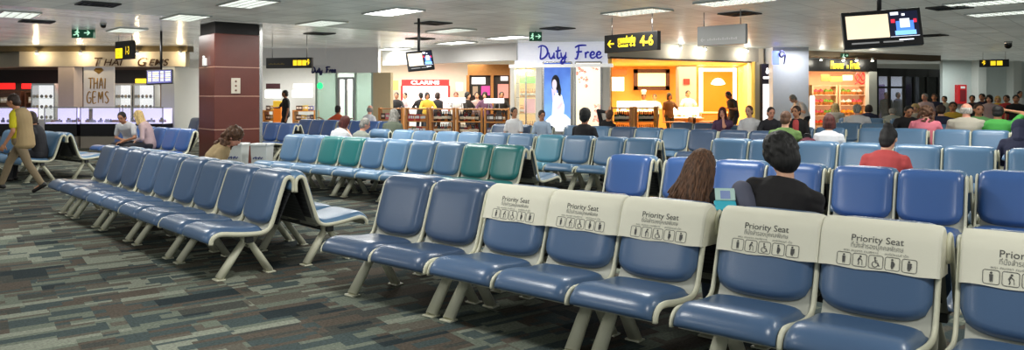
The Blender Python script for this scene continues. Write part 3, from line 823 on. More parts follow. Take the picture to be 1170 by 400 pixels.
# glass counters
def counter(px0, px1, label, Y=22.6, seed=1):
    rnd = random.Random(seed)
    x0, x1 = W(px0, Y), W(px1, Y); w = x1 - x0
    r = empty('display_counter', ((x0 + x1) / 2, Y, 0), 0, label, 'display counter', 'jewellery counters')
    bm = B(); boxx(bm, -w / 2, w / 2, 0, .7, 0, .36); obj('plinth', bm, mat('plinth_tan', srgb(168, 158, 146), .5), r)
    bm = B(); boxx(bm, -w / 2, w / 2, -.02, .7, .36, .74, bev=.01); obj('counter_body', bm, mat('counter_black', srgb(24, 20, 22), .25), r)
    bm = B(); boxx(bm, -w / 2 + .02, w / 2 - .02, .02, .66, .74, .78); boxx(bm, -w / 2 + .02, w / 2 - .02, .62, .66, .78, 1.2); obj('lit_bed', bm, E_LILAC, r)
    bm = B(); boxx(bm, -w / 2, w / 2, -.01, 0, .74, 1.24); boxx(bm, -w / 2, w / 2, 0, .66, 1.225, 1.24); obj('glass_case', bm, GLASS, r)
    bm = B()
    for k in range(int(w * 26)):
        x = rnd.uniform(-w / 2 + .08, w / 2 - .08); y = rnd.uniform(.08, .5); z = .78
        s = rnd.uniform(.03, .08)
        box(bm, (x, y, z + s / 2), (s * 1.4, s, s), rz=rnd.uniform(0, 3), mi=rnd.randrange(3))
        if rnd.random() < .5: ell(bm, (x, y, z + s * 1.3), (s * .4, s * .4, s * .5), seg=6, rings=4, mi=rnd.randrange(3))
    tag(obj('jewellery', bm, [mat('jewel_navy', srgb(50, 46, 90), .3), mat('jewel_silver', srgb(200, 200, 220), .2, .6), mat('jewel_gold', srgb(150, 110, 90), .3, .4)], r), kind='stuff')
    bm = B()
    for sx in (-1, 1): boxx(bm, sx * w / 2 - .012, sx * w / 2 + .012, -.012, .012, .74, 1.25); 
    boxx(bm, -w / 2, w / 2, -.015, .01, 1.235, 1.255); obj('case_frame', bm, CHROME, r)
counter(-20, 28, 'lit glass jewellery counter at the left picture edge', seed=2); counter(51, 88, 'lit glass jewellery counter left of the brushed gold panel', seed=3)
counter(92, 137, 'lit glass jewellery counter under the brushed gold panel', seed=4); counter(140, 186, 'lit glass jewellery counter behind the seated couple', seed=5)
# tall lit showcases and signs inside
def signbar(px0, px1, py0, py1, Y, m, label, text=None, tm=None, cat='sign', name='light_sign', depth=.05, ysc=.7, wsc=.85):
    x0, x1 = W(px0, Y), W(px1, Y); z1, z0 = Zat(py0, Y), Zat(py1, Y)
    r = empty(name, ((x0 + x1) / 2, Y, z0), 0, label, cat)
    bm = B(); boxx(bm, -(x1 - x0) / 2, (x1 - x0) / 2, -depth / 2, depth / 2, 0, z1 - z0, bev=.004); obj('sign_panel', bm, m, r)
    if text:
        bm = B(); put_text(bm, text, (z1 - z0) * ysc, (0, -depth / 2 - .004, (z1 - z0) / 2), (1, 0, 0), (0, 0, 1), width=(x1 - x0) * wsc, bold=.002); obj('lettering', bm, tm or WHITE, r)
    return r
RW = mat('letter_white_lit', (1, .97, .92), .5, emit=1.6)
signbar(-10, 17, 95, 102, 27.4, E_RED, 'red lit sign at the left picture edge above the gift shelves')
signbar(25, 57, 95.5, 101.5, 27.4, E_RED, 'red lit sign between the left edge sign and the pinkish column')
signbar(57.5, 64, 97, 104, 27.2, E_YEL, 'small yellow sign just left of the pinkish column')
signbar(127, 152, 96, 101, 27.4, E_RED, 'red lit sign right of the brushed gold panel')
signbar(155, 170, 90, 95, 27.4, E_YEL, 'yellow sign left of the flight screen')
r = empty('round_sign', (W(87, 26.5), 26.5, Zat(102, 26.5)), 0, 'round green lit sign beside the brushed gold panel', 'sign')
bm = B(); t = bmesh.new(); bmesh.ops.create_cone(t, cap_ends=True, segments=24, radius1=.17, radius2=.17, depth=.06, matrix=Matrix.Rotation(R(90), 4, 'X')); merge(bm, t); obj('disc', bm, E_GREEN, r)
PACK = [mat('pack_%d' % i, c, .45) for i, c in enumerate([srgb(170, 40, 40), srgb(200, 120, 40), srgb(60, 110, 70), srgb(190, 180, 160), srgb(70, 50, 44), srgb(200, 170, 60), srgb(90, 90, 130), srgb(220, 120, 140)])]
def carton_me(w, d, h, m):
    bm = B(); box(bm, (0, 0, h / 2), (w, d, h), bev=.006); box(bm, (0, -d / 2 - .001, h * .55), (w * .7, .003, h * .4), mi=1); return mesh_of(bm, 'gift_box', [m, WHITE])
CARTONS = [carton_me(.15, .10, .20, m) for m in PACK]
def bottle_me(m, cap, r=.04, h=.30):
    bm = B(); lathe(bm, (0, 0, 0), [(r * .9, 0), (r, .01), (r, h * .58), (r * .75, h * .68), (r * .36, h * .76), (r * .36, h * .93)], 10)
    lathe(bm, (0, 0, h * .92), [(r * .42, 0), (r * .42, h * .08), (r * .1, h * .085)], 8, mi=1)
    lathe(bm, (0, 0, h * .2), [(r * 1.02, 0), (r * 1.02, h * .28)], 10, mi=2); return mesh_of(bm, 'bottle', [m, cap, mat('label_cream', srgb(220, 210, 186), .6)])
BOT = [bottle_me(mat('glass_dark', srgb(26, 22, 20), .2), GOLD), bottle_me(mat('glass_amber', srgb(150, 84, 26), .2), BLACK), bottle_me(mat('glass_green', srgb(40, 84, 44), .2), REDM), bottle_me(mat('glass_red', srgb(110, 24, 22), .2), GOLD)]
def shelf_unit(px0, px1, Y, tiers, depth, wood, label, name='display_shelf', goods=None, back=None, rz=0.0, post=.05, n=8, group=None, glabel=None, seed=0, cat='shelf'):
    """tiers: heights of the boards; goods: list of meshes stood on each tier"""
    rnd = random.Random(seed)
    x0, x1 = W(px0, Y), W(px1, Y); w = x1 - x0
    r = empty(name, ((x0 + x1) / 2, Y, 0), rz, label, cat)
    top = tiers[-1]
    for sx in (-1, 1):
        bm = B(); boxx(bm, sx * (w / 2 - post / 2) - post / 2, sx * (w / 2 - post / 2) + post / 2, 0, depth, 0, top + .02); obj('side_panel', bm, wood, r)
    for z in tiers:
        bm = B(); boxx(bm, -w / 2 + post, w / 2 - post, -.01, depth, z - .03, z); obj('shelf_board', bm, wood, r)
    if back: bm = B(); boxx(bm, -w / 2, w / 2, depth, depth + .02, 0, top + .02); obj('back_board', bm, back, r)
    if goods:
        for ti, z in enumerate(tiers[:-1] if goods[-1] is None else tiers):
            g = goods[ti % len(goods)]
            if not g: continue
            for k in range(n):
                x = -w / 2 + post + .06 + (w - 2 * post - .12) * (k + .5) / n
                me = g[(k // 2 + ti) % len(g)]
                q = bpy.data.objects.new(me.name.split('.')[0], me); link(q)
                c, s_ = math.cos(rz), math.sin(rz); yy = depth * .3 + rnd.uniform(-.02, .02)
                q.location = ((x0 + x1) / 2 + c * x - s_ * yy, Y + s_ * x + c * yy, z); q.rotation_euler = (0, 0, rz + rnd.uniform(-.2, .2))
                hh = max(v.co.z for v in me.vertices); gap_ = (tiers[ti + 1] - z - .05) if ti + 1 < len(tiers) else .3
                k_ = min(1.0, gap_ / hh) * rnd.uniform(.86, 1); q.scale = (k_, k_, k_)
                tag(q, glabel, 'bottle' if 'bottle' in me.name else 'box', group)
    return r
shelf_unit(-14, 24, 26.3, [.5, .95, 1.35, 1.75], .4, M_WOODD, 'dark wooden gift shelf at the left edge of the gem shop', goods=[CARTONS[:4], CARTONS[2:6], CARTONS[:5], None], n=7, group='gift boxes in the gem shop', glabel='small gift box on the dark wooden shelves in the gem shop', seed=1)
shelf_unit(28, 62, 26.3, [.5, .95, 1.35, 1.75], .4, M_WOODD, 'dark wooden gift shelf left of the pinkish column', goods=[CARTONS[:4], CARTONS[3:7], CARTONS[1:5], None], n=7, group='gift boxes in the gem shop', glabel='small gift box on the dark wooden shelves in the gem shop', seed=2)
def vitrine(px0, px1, Y, label, z1=1.95):
    x0, x1 = W(px0, Y), W(px1, Y); w = x1 - x0; r = empty('glass_showcase', ((x0 + x1) / 2, Y, 0), 0, label, 'showcase')
    bm = B(); boxx(bm, -w / 2, w / 2, 0, .4, 0, .8); obj('cabinet_base', bm, WHITE, r)
    bm = B(); boxx(bm, -w / 2, w / 2, .36, .4, .8, z1); obj('lit_back', bm, E_SOFT, r)
    bm = B(); boxx(bm, -w / 2, w / 2, 0, .01, .8, z1); obj('glass_front', bm, GLASS, r)
    for z in (1.15, 1.5): bm = B(); boxx(bm, -w / 2 + .01, w / 2 - .01, .02, .36, z, z + .012); obj('glass_shelf', bm, GLASSG, r)
    bm = B()
    for sx in (-1, 1): boxx(bm, sx * w / 2 - .02, sx * w / 2 + .02, 0, .4, .8, z1)
    boxx(bm, -w / 2, w / 2, 0, .4, z1, z1 + .06); obj('case_frame', bm, CHROME, r)
    bm = B()
    for z in (.81, 1.165, 1.515):
        for k in range(5): ell(bm, (-w / 2 + w * (k + .5) / 5, .18, z + .06), (.05, .05, .06), seg=8, rings=6, mi=k % 2)
    tag(obj('ornaments', bm, [GOLD, mat('ornament_dark', srgb(60, 56, 66), .4)], r), kind='stuff')
vitrine(131, 150, 25.2, 'lit glass showcase right of the brushed gold panel'); vitrine(153, 176, 25.2, 'lit glass showcase behind the counter near the flight screen'); vitrine(36, 62, 25.0, 'lit glass showcase left of the pinkish column')
area(W(100, 26), 26, 2.5, 7.0, 2.5, 80, (1, .9, .8))
def spot(x, y, z, label, power=10, col_=(1, .8, .5)):
    r = empty('spotlight', (x, y, z), 0, label, 'spotlight', 'shop spotlights')
    bm = B(); lathe(bm, (0, 0, 0), [(.05, .02), (.055, .10), (.02, .13)], 10); obj('lamp_housing', bm, CHROME, r)
    bm = B(); ell(bm, (0, 0, .018), (.045, .045, .025), seg=10, rings=6); obj('lamp_lens', bm, E_SPOT, r)
    ld = bpy.data.lights.new('spot_lamp', 'POINT'); ld.energy = power; ld.color = col_; ld.shadow_soft_size = .05
    lo = link(bpy.data.objects.new('spot_lamp', ld)); lo.location = (x, y - .05, z - .06)
for px, lab in ((42, 'small glowing spotlight at the bend of the gem shop fascia'), (92, 'small spotlight above the slanted lettering, left end'), (157, 'small spotlight above the slanted lettering, right end'), (206, 'small spotlight at the right end of the gem shop fascia')):
    spot(W(px, 23.75), 23.75, 2.92, lab)
spot(W(8, 25.0), 25.0, 2.92, 'small spotlight at the left picture edge on the gem shop fascia')

# ---- store at the end of the corridor
Yc = 31
bm = B(); boxx(bm, W(190, Yc), W(372, Yc), Yc + 1.6, Yc + 1.75, 0, CEIL); st(obj('wall_corridor', bm, M_WHITEL))
bm = B(); boxx(bm, W(300, Yc - 6), W(372, Yc - 6), Yc - 6.0, Yc - 5.8, 2.62, CEIL); st(obj('trim_6', bm, M_GREYW))
bm = B(); boxx(bm, W(194, Yc), W(230, Yc), Yc - .1, Yc + .2, 1.7, 2.15); st(obj('trim_7', bm, mat('store_black', srgb(24, 20, 26), .5)))
signbar(212, 229, 97, 101, Yc - .16, mat('store_black', srgb(24, 20, 26), .5), 'white capitals on black store front left of the brown pillar', 'CH', RW, wsc=.8)
shelf_unit(199, 229, Yc, [.3, .65, 1.0, 1.35, 1.68], .4, M_WHITEL, 'white lit perfume shelf left of the brown pillar', back=E_WHITE, goods=[CARTONS[3:], CARTONS[2:], CARTONS[3:6], CARTONS[1:], None], n=5, group='boxes on the white lit shelf', glabel='small box on the white lit shelf left of the brown pillar', seed=4)
signbar(304, 320, 95.5, 101.5, Yc + .5, mat('sign_dark_red', srgb(60, 24, 30), .5), 'dark store sign seen left of the guard in the corridor')
signbar(335, 358, 95.5, 101.5, Yc + .5, WHITE, 'plain white store sign right of the guard')
signbar(303, 321, 103, 112, Yc + .5, E_WHITE, 'white lit panel left of the guard in the corridor'); signbar(334, 357, 103, 111, Yc + .5, E_WHITE, 'white lit panel right of the guard in the corridor')
shelf_unit(334, 360, 27.5, [.35, .7, 1.05], .6, M_WOODL, 'wooden sales table with goods right of the guard', goods=[CARTONS[1:6], CARTONS[3:8], CARTONS[2:7]], n=6, group='goods on the corridor sales table', glabel='small packed gift on the wooden sales table right of the guard', seed=9, cat='table', name='sales_table')
shelf_unit(300, 313, 27.5, [.35, .7, 1.05], .6, M_WOODL, 'wooden sales table with goods left of the orange stand', goods=[CARTONS[1:6], CARTONS[3:8], CARTONS[2:7]], n=4, group='goods on the second corridor table', glabel='small packed gift on the table left of the orange stand', seed=10, cat='table', name='sales_table')
r = empty('display_stand', (W(318, 26.5), 26.5, 0), 0, 'tall orange and yellow display stand beside the guard', 'display stand')
bm = B(); boxx(bm, -.16, .16, -.15, .15, 0, .12); obj('base', bm, BLACK, r)
bm = B(); boxx(bm, -.14, .14, -.12, .12, .12, 1.2, bev=.02); obj('stand_body', bm, mat('stand_orange', srgb(236, 124, 28), .5, emit=.25), r)
bm = B(); boxx(bm, -.15, .15, -.13, .13, 1.2, 1.42, bev=.02); obj('header', bm, mat('stand_yellow', srgb(244, 196, 60), .5, emit=.3), r)
area(W(330, 29), 29, 2.9, 2.5, 4, 130, (1, .97, .92)); area(W(212, 29), 29.5, 2.5, 1.6, 1.5, 40, (1, .97, .92))

# ---- small glass shop front with script
GF = segp(360, 25.2, 430, 24.6)
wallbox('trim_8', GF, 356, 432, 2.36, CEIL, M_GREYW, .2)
wallbox('wall_glass_shop', GF, 425, 446, 0, 2.36, mat('wall_sand', srgb(212, 196, 158), .6), .2, -.02)
w1 = st(bpy.data.objects.new('window_1', None)); col.objects.link(w1)
bm = B()
for a, b_ in ((361, 384), (406, 425)): GF.box(bm, GF.d_at(a), GF.d_at(b_), .05, 2.36, -.06, -.04)
obj('glass', bm, GLASSG, w1)
bm = B()
for a in (361, 384, 405.5, 425): GF.box(bm, GF.d_at(a) - .03, GF.d_at(a) + .03, 0, 2.36, -.09, -.01)
obj('window_frame', bm, mat('frame_pale_green', srgb(176, 196, 184), .4), w1)
d1 = st(bpy.data.objects.new('door_1', None)); col.objects.link(d1)
bm = B()
for a in (386, 394.5, 403.5): GF.box(bm, GF.d_at(a) - .035, GF.d_at(a) + .035, 0, 2.2, -.10, -.03)
GF.box(bm, GF.d_at(386), GF.d_at(403.5), 2.14, 2.22, -.10, -.03); GF.box(bm, GF.d_at(386), GF.d_at(403.5), 0, .1, -.1, -.03); obj('door_frame', bm, CHROME, d1)
bm = B(); GF.box(bm, GF.d_at(386), GF.d_at(403.5), .1, 2.14, -.07, -.06); obj('door_glass', bm, GLASS, d1)
bm = B(); boxx(bm, W(362, 29), W(430, 29), 29, 29.1, 0, 2.6); st(obj('wall_glass_shop_back', bm, mat('green_white', srgb(190, 214, 200), .6)))
signbar(387, 392.5, 90, 128, 27, E_SOFT, 'tall white lit panel behind the glass door, left one', cat='light panel', name='glowing_board'); signbar(396, 402.5, 90, 104, 27, E_WHITE, 'short white lit panel behind the glass door', cat='light panel', name='glowing_board')
r = empty('green_sticker', GF.p(GF.d_at(365), Zat(98, 25), -.03), GF.rz, 'round green sticker on the glass at the corridor corner', 'sticker')
bm = B(); t = bmesh.new(); bmesh.ops.create_cone(t, cap_ends=True, segments=20, radius1=.11, radius2=.11, depth=.01, matrix=Matrix.Rotation(R(90), 4, 'X')); merge(bm, t); obj('disc', bm, E_GREEN, r)
area(W(394, 27), 27, 2.4, 1.6, 1.6, 60, (.95, 1, .95))
SCRIPT = {'D': ([[(.15, 1.0), (.12, .5), (.10, .0), (.45, .12), (.68, .5), (.55, .92), (.2, 1.06), (-.1, .92)]], .78),
          'u': ([[(.0, .5), (.05, .12), (.2, .02), (.38, .25), (.42, .5)], [(.42, .5), (.40, .1), (.52, .06)]], .54), 't': ([[(.22, .95), (.14, .2), (.24, .02), (.4, .12)], [(.0, .58), (.42, .66)]], .42),
          'y': ([[(.02, .5), (.06, .15), (.2, .06), (.38, .3)], [(.42, .52), (.36, .0), (.2, -.38), (.0, -.34), (.12, -.08), (.5, .12)]], .66),
          'F': ([[(.3, .98), (.24, .4), (.12, -.02), (-.04, .02)], [(-.02, .86), (.3, 1.02), (.9, 1.04)], [(.08, .5), (.55, .54)]], .76),
          'r': ([[(.06, .5), (.08, .02)], [(.08, .3), (.2, .48), (.36, .46)]], .42), 'e': ([[(.02, .24), (.3, .3), (.32, .46), (.16, .5), (.03, .28), (.1, .04), (.3, .03), (.46, .16)]], .5), ' ': ([], .5)}
def script(text, origin, right, up, width, rad, m, label, glow=None):
    adv = sum(SCRIPT[c][1] for c in text); sc = width / adv; bm = B(); x = -width / 2
    root = empty('script_lettering', (0, 0, 0), 0, label, 'sign lettering')
    for c in text:
        if c == ' ': obj('word', bm, m, root, smooth=60); bm = B()
        strokes(bm, SCRIPT[c][0], Vector(origin) + Vector(right) * x, right, up, sc, rad); x += SCRIPT[c][1] * sc
    obj('word', bm, m, root, smooth=60); return root
E_BLUE = mat('script_blue', srgb(26, 36, 150), .4, emit=.35)
zz = GF.z(371, 83)
script('Duty Free', GF.p(GF.d_at(371), zz, .05), GF.r, (0, 0, 1), GF.d_at(384) - GF.d_at(356), .028, mat('script_navy', srgb(24, 28, 96), .4), 'small dark blue script on the grey fascia over the glass shop front')

# ---- beauty shop
CF = segp(430, 26.5, 590, 22.5)
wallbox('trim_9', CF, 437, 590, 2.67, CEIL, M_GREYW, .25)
Yb = 30.5
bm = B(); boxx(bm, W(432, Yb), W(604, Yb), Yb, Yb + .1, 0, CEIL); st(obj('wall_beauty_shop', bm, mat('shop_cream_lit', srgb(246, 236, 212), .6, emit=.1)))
E_PINK = mat('lightbox_pink', srgb(246, 218, 214), .5, emit=.8)
r = empty('light_wall', (W(486, 29.6), 29.6, 0), 0, 'white lit cosmetics wall with a red header and white lettering', 'cosmetics display')
hw = (W(513, 29.6) - W(459, 29.6)) / 2
bm = B(); boxx(bm, -hw, hw, -.05, .1, Zat(98, 29.6), Zat(91, 29.6)); obj('header', bm, E_RED, r)
bm = B(); put_text(bm, 'CLARINS', .2, (0, -.06, Zat(94.5, 29.6)), (1, 0, 0), (0, 0, 1), width=hw * 1.2, bold=.004); obj('lettering', bm, RW, r)
for k in range(3):
    bm = B(); boxx(bm, -hw + hw * 2 / 3 * k + .05, -hw + hw * 2 / 3 * (k + 1) - .05, 0, .06, 1.0, Zat(98.5, 29.6)); obj('lit_panel', bm, E_PINK, r)
bm = B(); boxx(bm, -hw, hw, 0, .5, 0, 1.0); obj('cabinet', bm, WHITE, r)
for k in range(4):
    bm = B(); boxx(bm, -hw + hw * 2 / 3 * k - .035, -hw + hw * 2 / 3 * k + .035, -.02, .08, 1.0, Zat(98, 29.6)); obj('upright', bm, REDM if k in (0, 3) else WHITE, r)
signbar(447, 455, 92, 103, 29.8, mat('poster_yellow', srgb(236, 214, 90), .5, emit=.7), 'pale yellow poster left of the red cosmetics header', cat='poster', name='poster')
signbar(521, 529, 94, 104, 29.6, mat('poster_pale', srgb(220, 200, 196), .5, emit=.6), 'small pale poster right of the red cosmetics header', cat='poster', name='poster')
# tan wooden bay with dark display panels
Yt = 26.6
r = empty('perfume_bay', (W(559, Yt), Yt, 0), 0, 'tan wooden perfume bay with dark panels and lit white logos', 'shop display')
hw = (W(584, Yt) - W(535, Yt)) / 2
bm = B(); boxx(bm, -hw, hw, 0, .4, Zat(86, Yt), 2.72); obj('header', bm, M_WOODL, r)
for x in (-hw, .1, hw): bm = B(); boxx(bm, x - .05, x + .05, -.02, .4, 0, Zat(86, Yt)); obj('upright', bm, M_WOODL, r)
bm = B(); boxx(bm, -hw, hw, .36, .4, 0, Zat(86, Yt)); obj('back_panel', bm, mat('bay_dark', srgb(40, 26, 24), .4), r)
for x0, x1, z0, z1, m in ((-hw + .12, -hw + .62, Zat(96, Yt), Zat(88, Yt), E_SOFT), (.4, hw - .1, Zat(92, Yt), Zat(87, Yt), E_SOFT), (-.30, .02, Zat(109, Yt), Zat(98, Yt), mat('screen_magenta', srgb(170, 60, 130), .5, emit=.8)), (.3, hw - .08, Zat(112, Yt), Zat(96, Yt), mat('bay_pink', srgb(226, 150, 140), .5, emit=.5))):
    bm = B(); boxx(bm, x0, x1, .30, .35, z0, z1); obj('lit_panel', bm, m, r)
bm = B(); boxx(bm, -hw + .1, -.36, .28, .34, Zat(110, Yt), Zat(97, Yt)); boxx(bm, -hw + .16, -.42, .26, .29, Zat(109, Yt), Zat(98.5, Yt), mi=1); obj('picture_frame', bm, [BLACK, mat('picture_beige', srgb(200, 180, 160), .5)], r)
bm = B(); boxx(bm, -hw, hw, -.3, .3, 0, .95); obj('counter', bm, M_WOODD, r)
# sales shelves with bottles in front of the beauty shop
Yg = 21.6
DK = [BOT[0], BOT[1], BOT[0], BOT[3]]
shelf_unit(463, 489, Yg, [.15, .5, .86, 1.22], .5, M_WOODL, 'low wooden shop shelf with red and orange packs, left of the bottle shelves', goods=[CARTONS[0:2], CARTONS[:3], CARTONS[0:2], None], n=8, group='packs on the left shop shelf', glabel='red or orange pack on the left low wooden shop shelf', seed=21)
shelf_unit(491, 519, Yg - .2, [.15, .5, .86, 1.22], .5, M_WOODL, 'low wooden shop shelf with dark bottles, left of the pair', goods=[DK, DK, DK, None], n=10, group='bottles on the left bottle shelf', glabel='small dark bottle on the left low wooden bottle shelf', seed=22)
shelf_unit(521, 551, Yg - .45, [.15, .5, .86, 1.22], .5, M_WOODL, 'low wooden shop shelf with dark bottles, right of the pair', goods=[DK, DK[1:], DK, None], n=10, group='bottles on the right bottle shelf', glabel='small dark bottle on the right low wooden bottle shelf', seed=23)
shelf_unit(553, 582, Yg - .7, [.15, .5, .86, 1.22], .5, M_WOODL, 'low wooden shop shelf with black boxes beside the glass display', goods=[[CARTONS[4], BOT[0]], [CARTONS[4], CARTONS[6]], [CARTONS[4], BOT[1]], None], n=8, group='boxes on the right shop shelf', glabel='small dark box or bottle on the shop shelf beside the glass display', seed=24)
shelf_unit(432, 460, 23.2, [.15, .5, .86, 1.2], .5, M_WOODL, 'low shop shelf with pink and brown packs behind the woman in grey green jacket', goods=[CARTONS[3:], CARTONS[4:], [CARTONS[7], CARTONS[0], CARTONS[4]], None], n=8, group='packs behind the grey green jacket', glabel='small pack on the shop shelf behind the woman in grey green jacket', seed=25)
def placard(px0, px1, py0, py1, Y, label, z0):
    r = signbar(px0, px1, py0, py1, Y, E_SOFT, label, cat='placard', name='placard')
    zb = Zat(py1, Y)
    bm = B()
    for sx in (-.15, .15): boxx(bm, sx - .012, sx + .012, -.012, .012, z0 - zb, .02)
    obj('stand', bm, CHROME, r)
placard(512, 532, 111.5, 117.5, 21.5, 'white placard standing on the bottle shelves, left one', 1.22); placard(553, 576, 112.5, 118, 21.1, 'white placard standing on the shelf with black boxes', 1.22)
area(W(485, 27.5), 27.5, 2.8, 4.5, 3.5, 170, (1, .96, .9)); area(W(556, 24), 24.6, 2.6, 2.2, 1.6, 60, (1, .85, .62))

# ---- corner of the duty free shop
DF = segp(585, 22.6, 694, 22.0)
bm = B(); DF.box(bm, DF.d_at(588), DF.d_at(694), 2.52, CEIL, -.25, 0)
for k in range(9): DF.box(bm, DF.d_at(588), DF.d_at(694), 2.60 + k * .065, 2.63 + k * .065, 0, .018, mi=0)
st(obj('trim_10', bm, mat('fascia_ridged', srgb(220, 222, 230), .5, emit=.28)))  # glow added to the fascia in place of a lamp washing it
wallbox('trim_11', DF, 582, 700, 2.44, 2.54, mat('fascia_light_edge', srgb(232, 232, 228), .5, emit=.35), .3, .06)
script('Duty Free', DF.p(DF.d_at(652.5), DF.z(652, 67), .09), DF.r, (0, 0, 1), DF.d_at(689) - DF.d_at(617), .032, E_BLUE, 'large blue script lettering on the white ridged fascia')
for a, b_ in ((583, 588), (612, 619.5), (653.5, 657), (687.5, 697)):
    bm = B(); DF.box(bm, DF.d_at(a), DF.d_at(b_), 0, 2.46, -.2, .03, bev=.01); st(obj('pillar', bm, mat('post_white', srgb(216, 214, 206), .45)))
def lightbox(px0, px1, py0, py1, seg, label, paint, out=.02):
    d0, d1 = seg.d_at(px0), seg.d_at(px1); z1, z0 = seg.z((px0 + px1) / 2, py0), seg.z((px0 + px1) / 2, py1)
    r = empty('light_poster', seg.p((d0 + d1) / 2, 0, out), seg.rz, label, 'poster'); w = d1 - d0
    bm = B()
    for sx in (-1, 1): boxx(bm, sx * w / 2 - .025, sx * w / 2 + .025, -.03, .03, 0, z1)
    boxx(bm, -w / 2, w / 2, -.03, .03, z1 - .025, z1 + .025); boxx(bm, -w / 2, w / 2, -.03, .03, 0, z0); obj('poster_frame', bm, CHROME, r)
    bm = B(); mats = paint(bm, w, z0, z1); obj('picture', bm, mats, r)
    return r
def grad_mat(name, c0, c1, z0, z1, emit=.9, spots=None):
    m = bpy.data.materials.new(name); m.use_nodes = True; nt = m.node_tree; b = nt.nodes['Principled BSDF']
    tc = nt.nodes.new('ShaderNodeTexCoord'); sp = nt.nodes.new('ShaderNodeSeparateXYZ'); nt.links.new(tc.outputs['Object'], sp.inputs[0])
    mr = nt.nodes.new('ShaderNodeMapRange'); mr.inputs[1].default_value = z0; mr.inputs[2].default_value = z1; nt.links.new(sp.outputs['Z'], mr.inputs[0])
    no = nt.nodes.new('ShaderNodeTexNoise'); no.inputs['Scale'].default_value = 2.2; nt.links.new(tc.outputs['Object'], no.inputs['Vector'])
    ad = nt.nodes.new('ShaderNodeMath'); ad.operation = 'MULTIPLY_ADD'; ad.inputs[1].default_value = .7; ad.inputs[2].default_value = -.35; nt.links.new(no.outputs['Fac'], ad.inputs[0])
    a2 = nt.nodes.new('ShaderNodeMath'); nt.links.new(mr.outputs[0], a2.inputs[0]); nt.links.new(ad.outputs[0], a2.inputs[1])
    rp = nt.nodes.new('ShaderNodeValToRGB'); rp.color_ramp.elements[0].color = c0 + (1,); rp.color_ramp.elements[1].color = c1 + (1,); nt.links.new(a2.outputs[0], rp.inputs[0])
    nt.links.new(rp.outputs[0], b.inputs['Base Color']); nt.links.new(rp.outputs[0], b.inputs['Emission Color']); b.inputs['Emission Strength'].default_value = emit
    return m
def paint_woman(bm, w, z0, z1):                               # a dark-haired woman in white against blue
    h = z1 - z0; boxx(bm, -w / 2, w / 2, -.02, 0, z0, z1)
    def shape(pts, mi, y=-.024): bm.faces.new([bm.verts.new((x * w, y, z0 + z * h)) for x, z in pts]).material_index = mi
    circ = lambda cx, cz, rx, rz_, n=18: [(cx + rx * math.cos(2 * math.pi * k / n), cz + rz_ * math.sin(2 * math.pi * k / n)) for k in range(n)]
    shape([(-.5, 0), (.5, 0), (.5, .16), (.3, .24), (.05, .27), (-.25, .22), (-.5, .12)], 1)
    shape([(-.2, .16), (.2, .16), (.26, .36), (.16, .52), (.05, .56), (-.08, .54), (-.16, .42)], 1, -.026)
    shape(circ(-.06, .70, .15, .115), 2, -.028); shape([(-.1, .78), (.06, .76), (.14, .60), (.12, .50), (.04, .52), (-.02, .66)], 2, -.028)
    shape(circ(-.10, .675, .085, .075), 3, -.030); shape([(-.13, .62), (-.04, .62), (.0, .54), (-.1, .54)], 3, -.030)
    shape([(-.16, .42), (-.10, .44), (-.12, .60), (-.20, .62)], 3, -.031); shape([(.16, .44), (.22, .40), (.05, .30), (-.06, .33)], 3, -.031)
    put_text(bm, 'ROUGE NOIR', .12, (0, -.024, z0 + h * .955), (1, 0, 0), (0, 0, 1), width=w * .8, mi=4) if False else None
    for k in range(9): boxx(bm, (-.36 + k * .08) * w, (-.31 + k * .08) * w, -.023, -.02, z0 + h * .935, z0 + h * .962, mi=1)
    return [grad_mat('poster_blue', srgb(120, 170, 236), srgb(52, 88, 176), z0, z1, .62), mat('poster_white', srgb(236, 240, 250), .5, emit=.6), mat('poster_hair', srgb(30, 26, 40), .6), mat('poster_skin', srgb(206, 190, 200), .5, emit=.6), BLACK]
lightbox(621, 653, 71, 150, DF, 'tall blue lit poster of a dark-haired woman in white', paint_woman)
def paint_flowers(bm, w, z0, z1):
    h = z1 - z0; boxx(bm, -w / 2, w / 2, -.02, 0, z0, z1); rnd = random.Random(5)
    for cx, cz, n in ((-.28, .85, 9), (-.2, .72, 7), (.3, .35, 7), (.36, .2, 7), (.2, .88, 4)):
        for k in range(n):
            x, z = cx + rnd.uniform(-.16, .16), cz + rnd.uniform(-.07, .07); r_ = rnd.uniform(.03, .075)
            for a in range(5):
                q = [(x + r_ * .6 * math.cos(a * 1.256) + r_ * .5 * math.cos(2 * math.pi * i / 8), z * h / w + r_ * .6 * math.sin(a * 1.256) + r_ * .5 * math.sin(2 * math.pi * i / 8)) for i in range(8)]
                bm.faces.new([bm.verts.new((u_ * w, -.022 - .0004 * k - .0001 * a, z0 + v_ * w)) for u_, v_ in q]).material_index = 1 + rnd.randrange(2)
    return [grad_mat('poster_petals', srgb(250, 224, 190), srgb(255, 240, 226), z0, z1, .62), mat('petal_red', srgb(226, 120, 100), .5, emit=.7), mat('petal_pink', srgb(240, 180, 160), .5, emit=.7)]
lightbox(657.5, 687, 71, 150, DF, 'tall cream lit poster with scattered red blossoms', paint_flowers)
r = empty('glass_display', DF.p(DF.d_at(600), 0, -.15), DF.rz, 'glass display cabinet lit yellow with rows of bottles, left of the blue poster', 'display cabinet')
w = DF.d_at(611.5) - DF.d_at(588.5)
bm = B(); boxx(bm, -w / 2, w / 2, .5, .56, 0, 2.44); obj('lit_back', bm, mat('cabinet_glow', srgb(232, 190, 110), .5, emit=.55), r)
bm = B(); boxx(bm, -w / 2, w / 2, -.02, 0, .1, 2.44); obj('glass_front', bm, GLASS, r)
for z in (.55, 1.05, 1.55, 1.98): bm = B(); boxx(bm, -w / 2, w / 2, .02, .5, z - .02, z); obj('glass_shelf', bm, GLASSG, r)
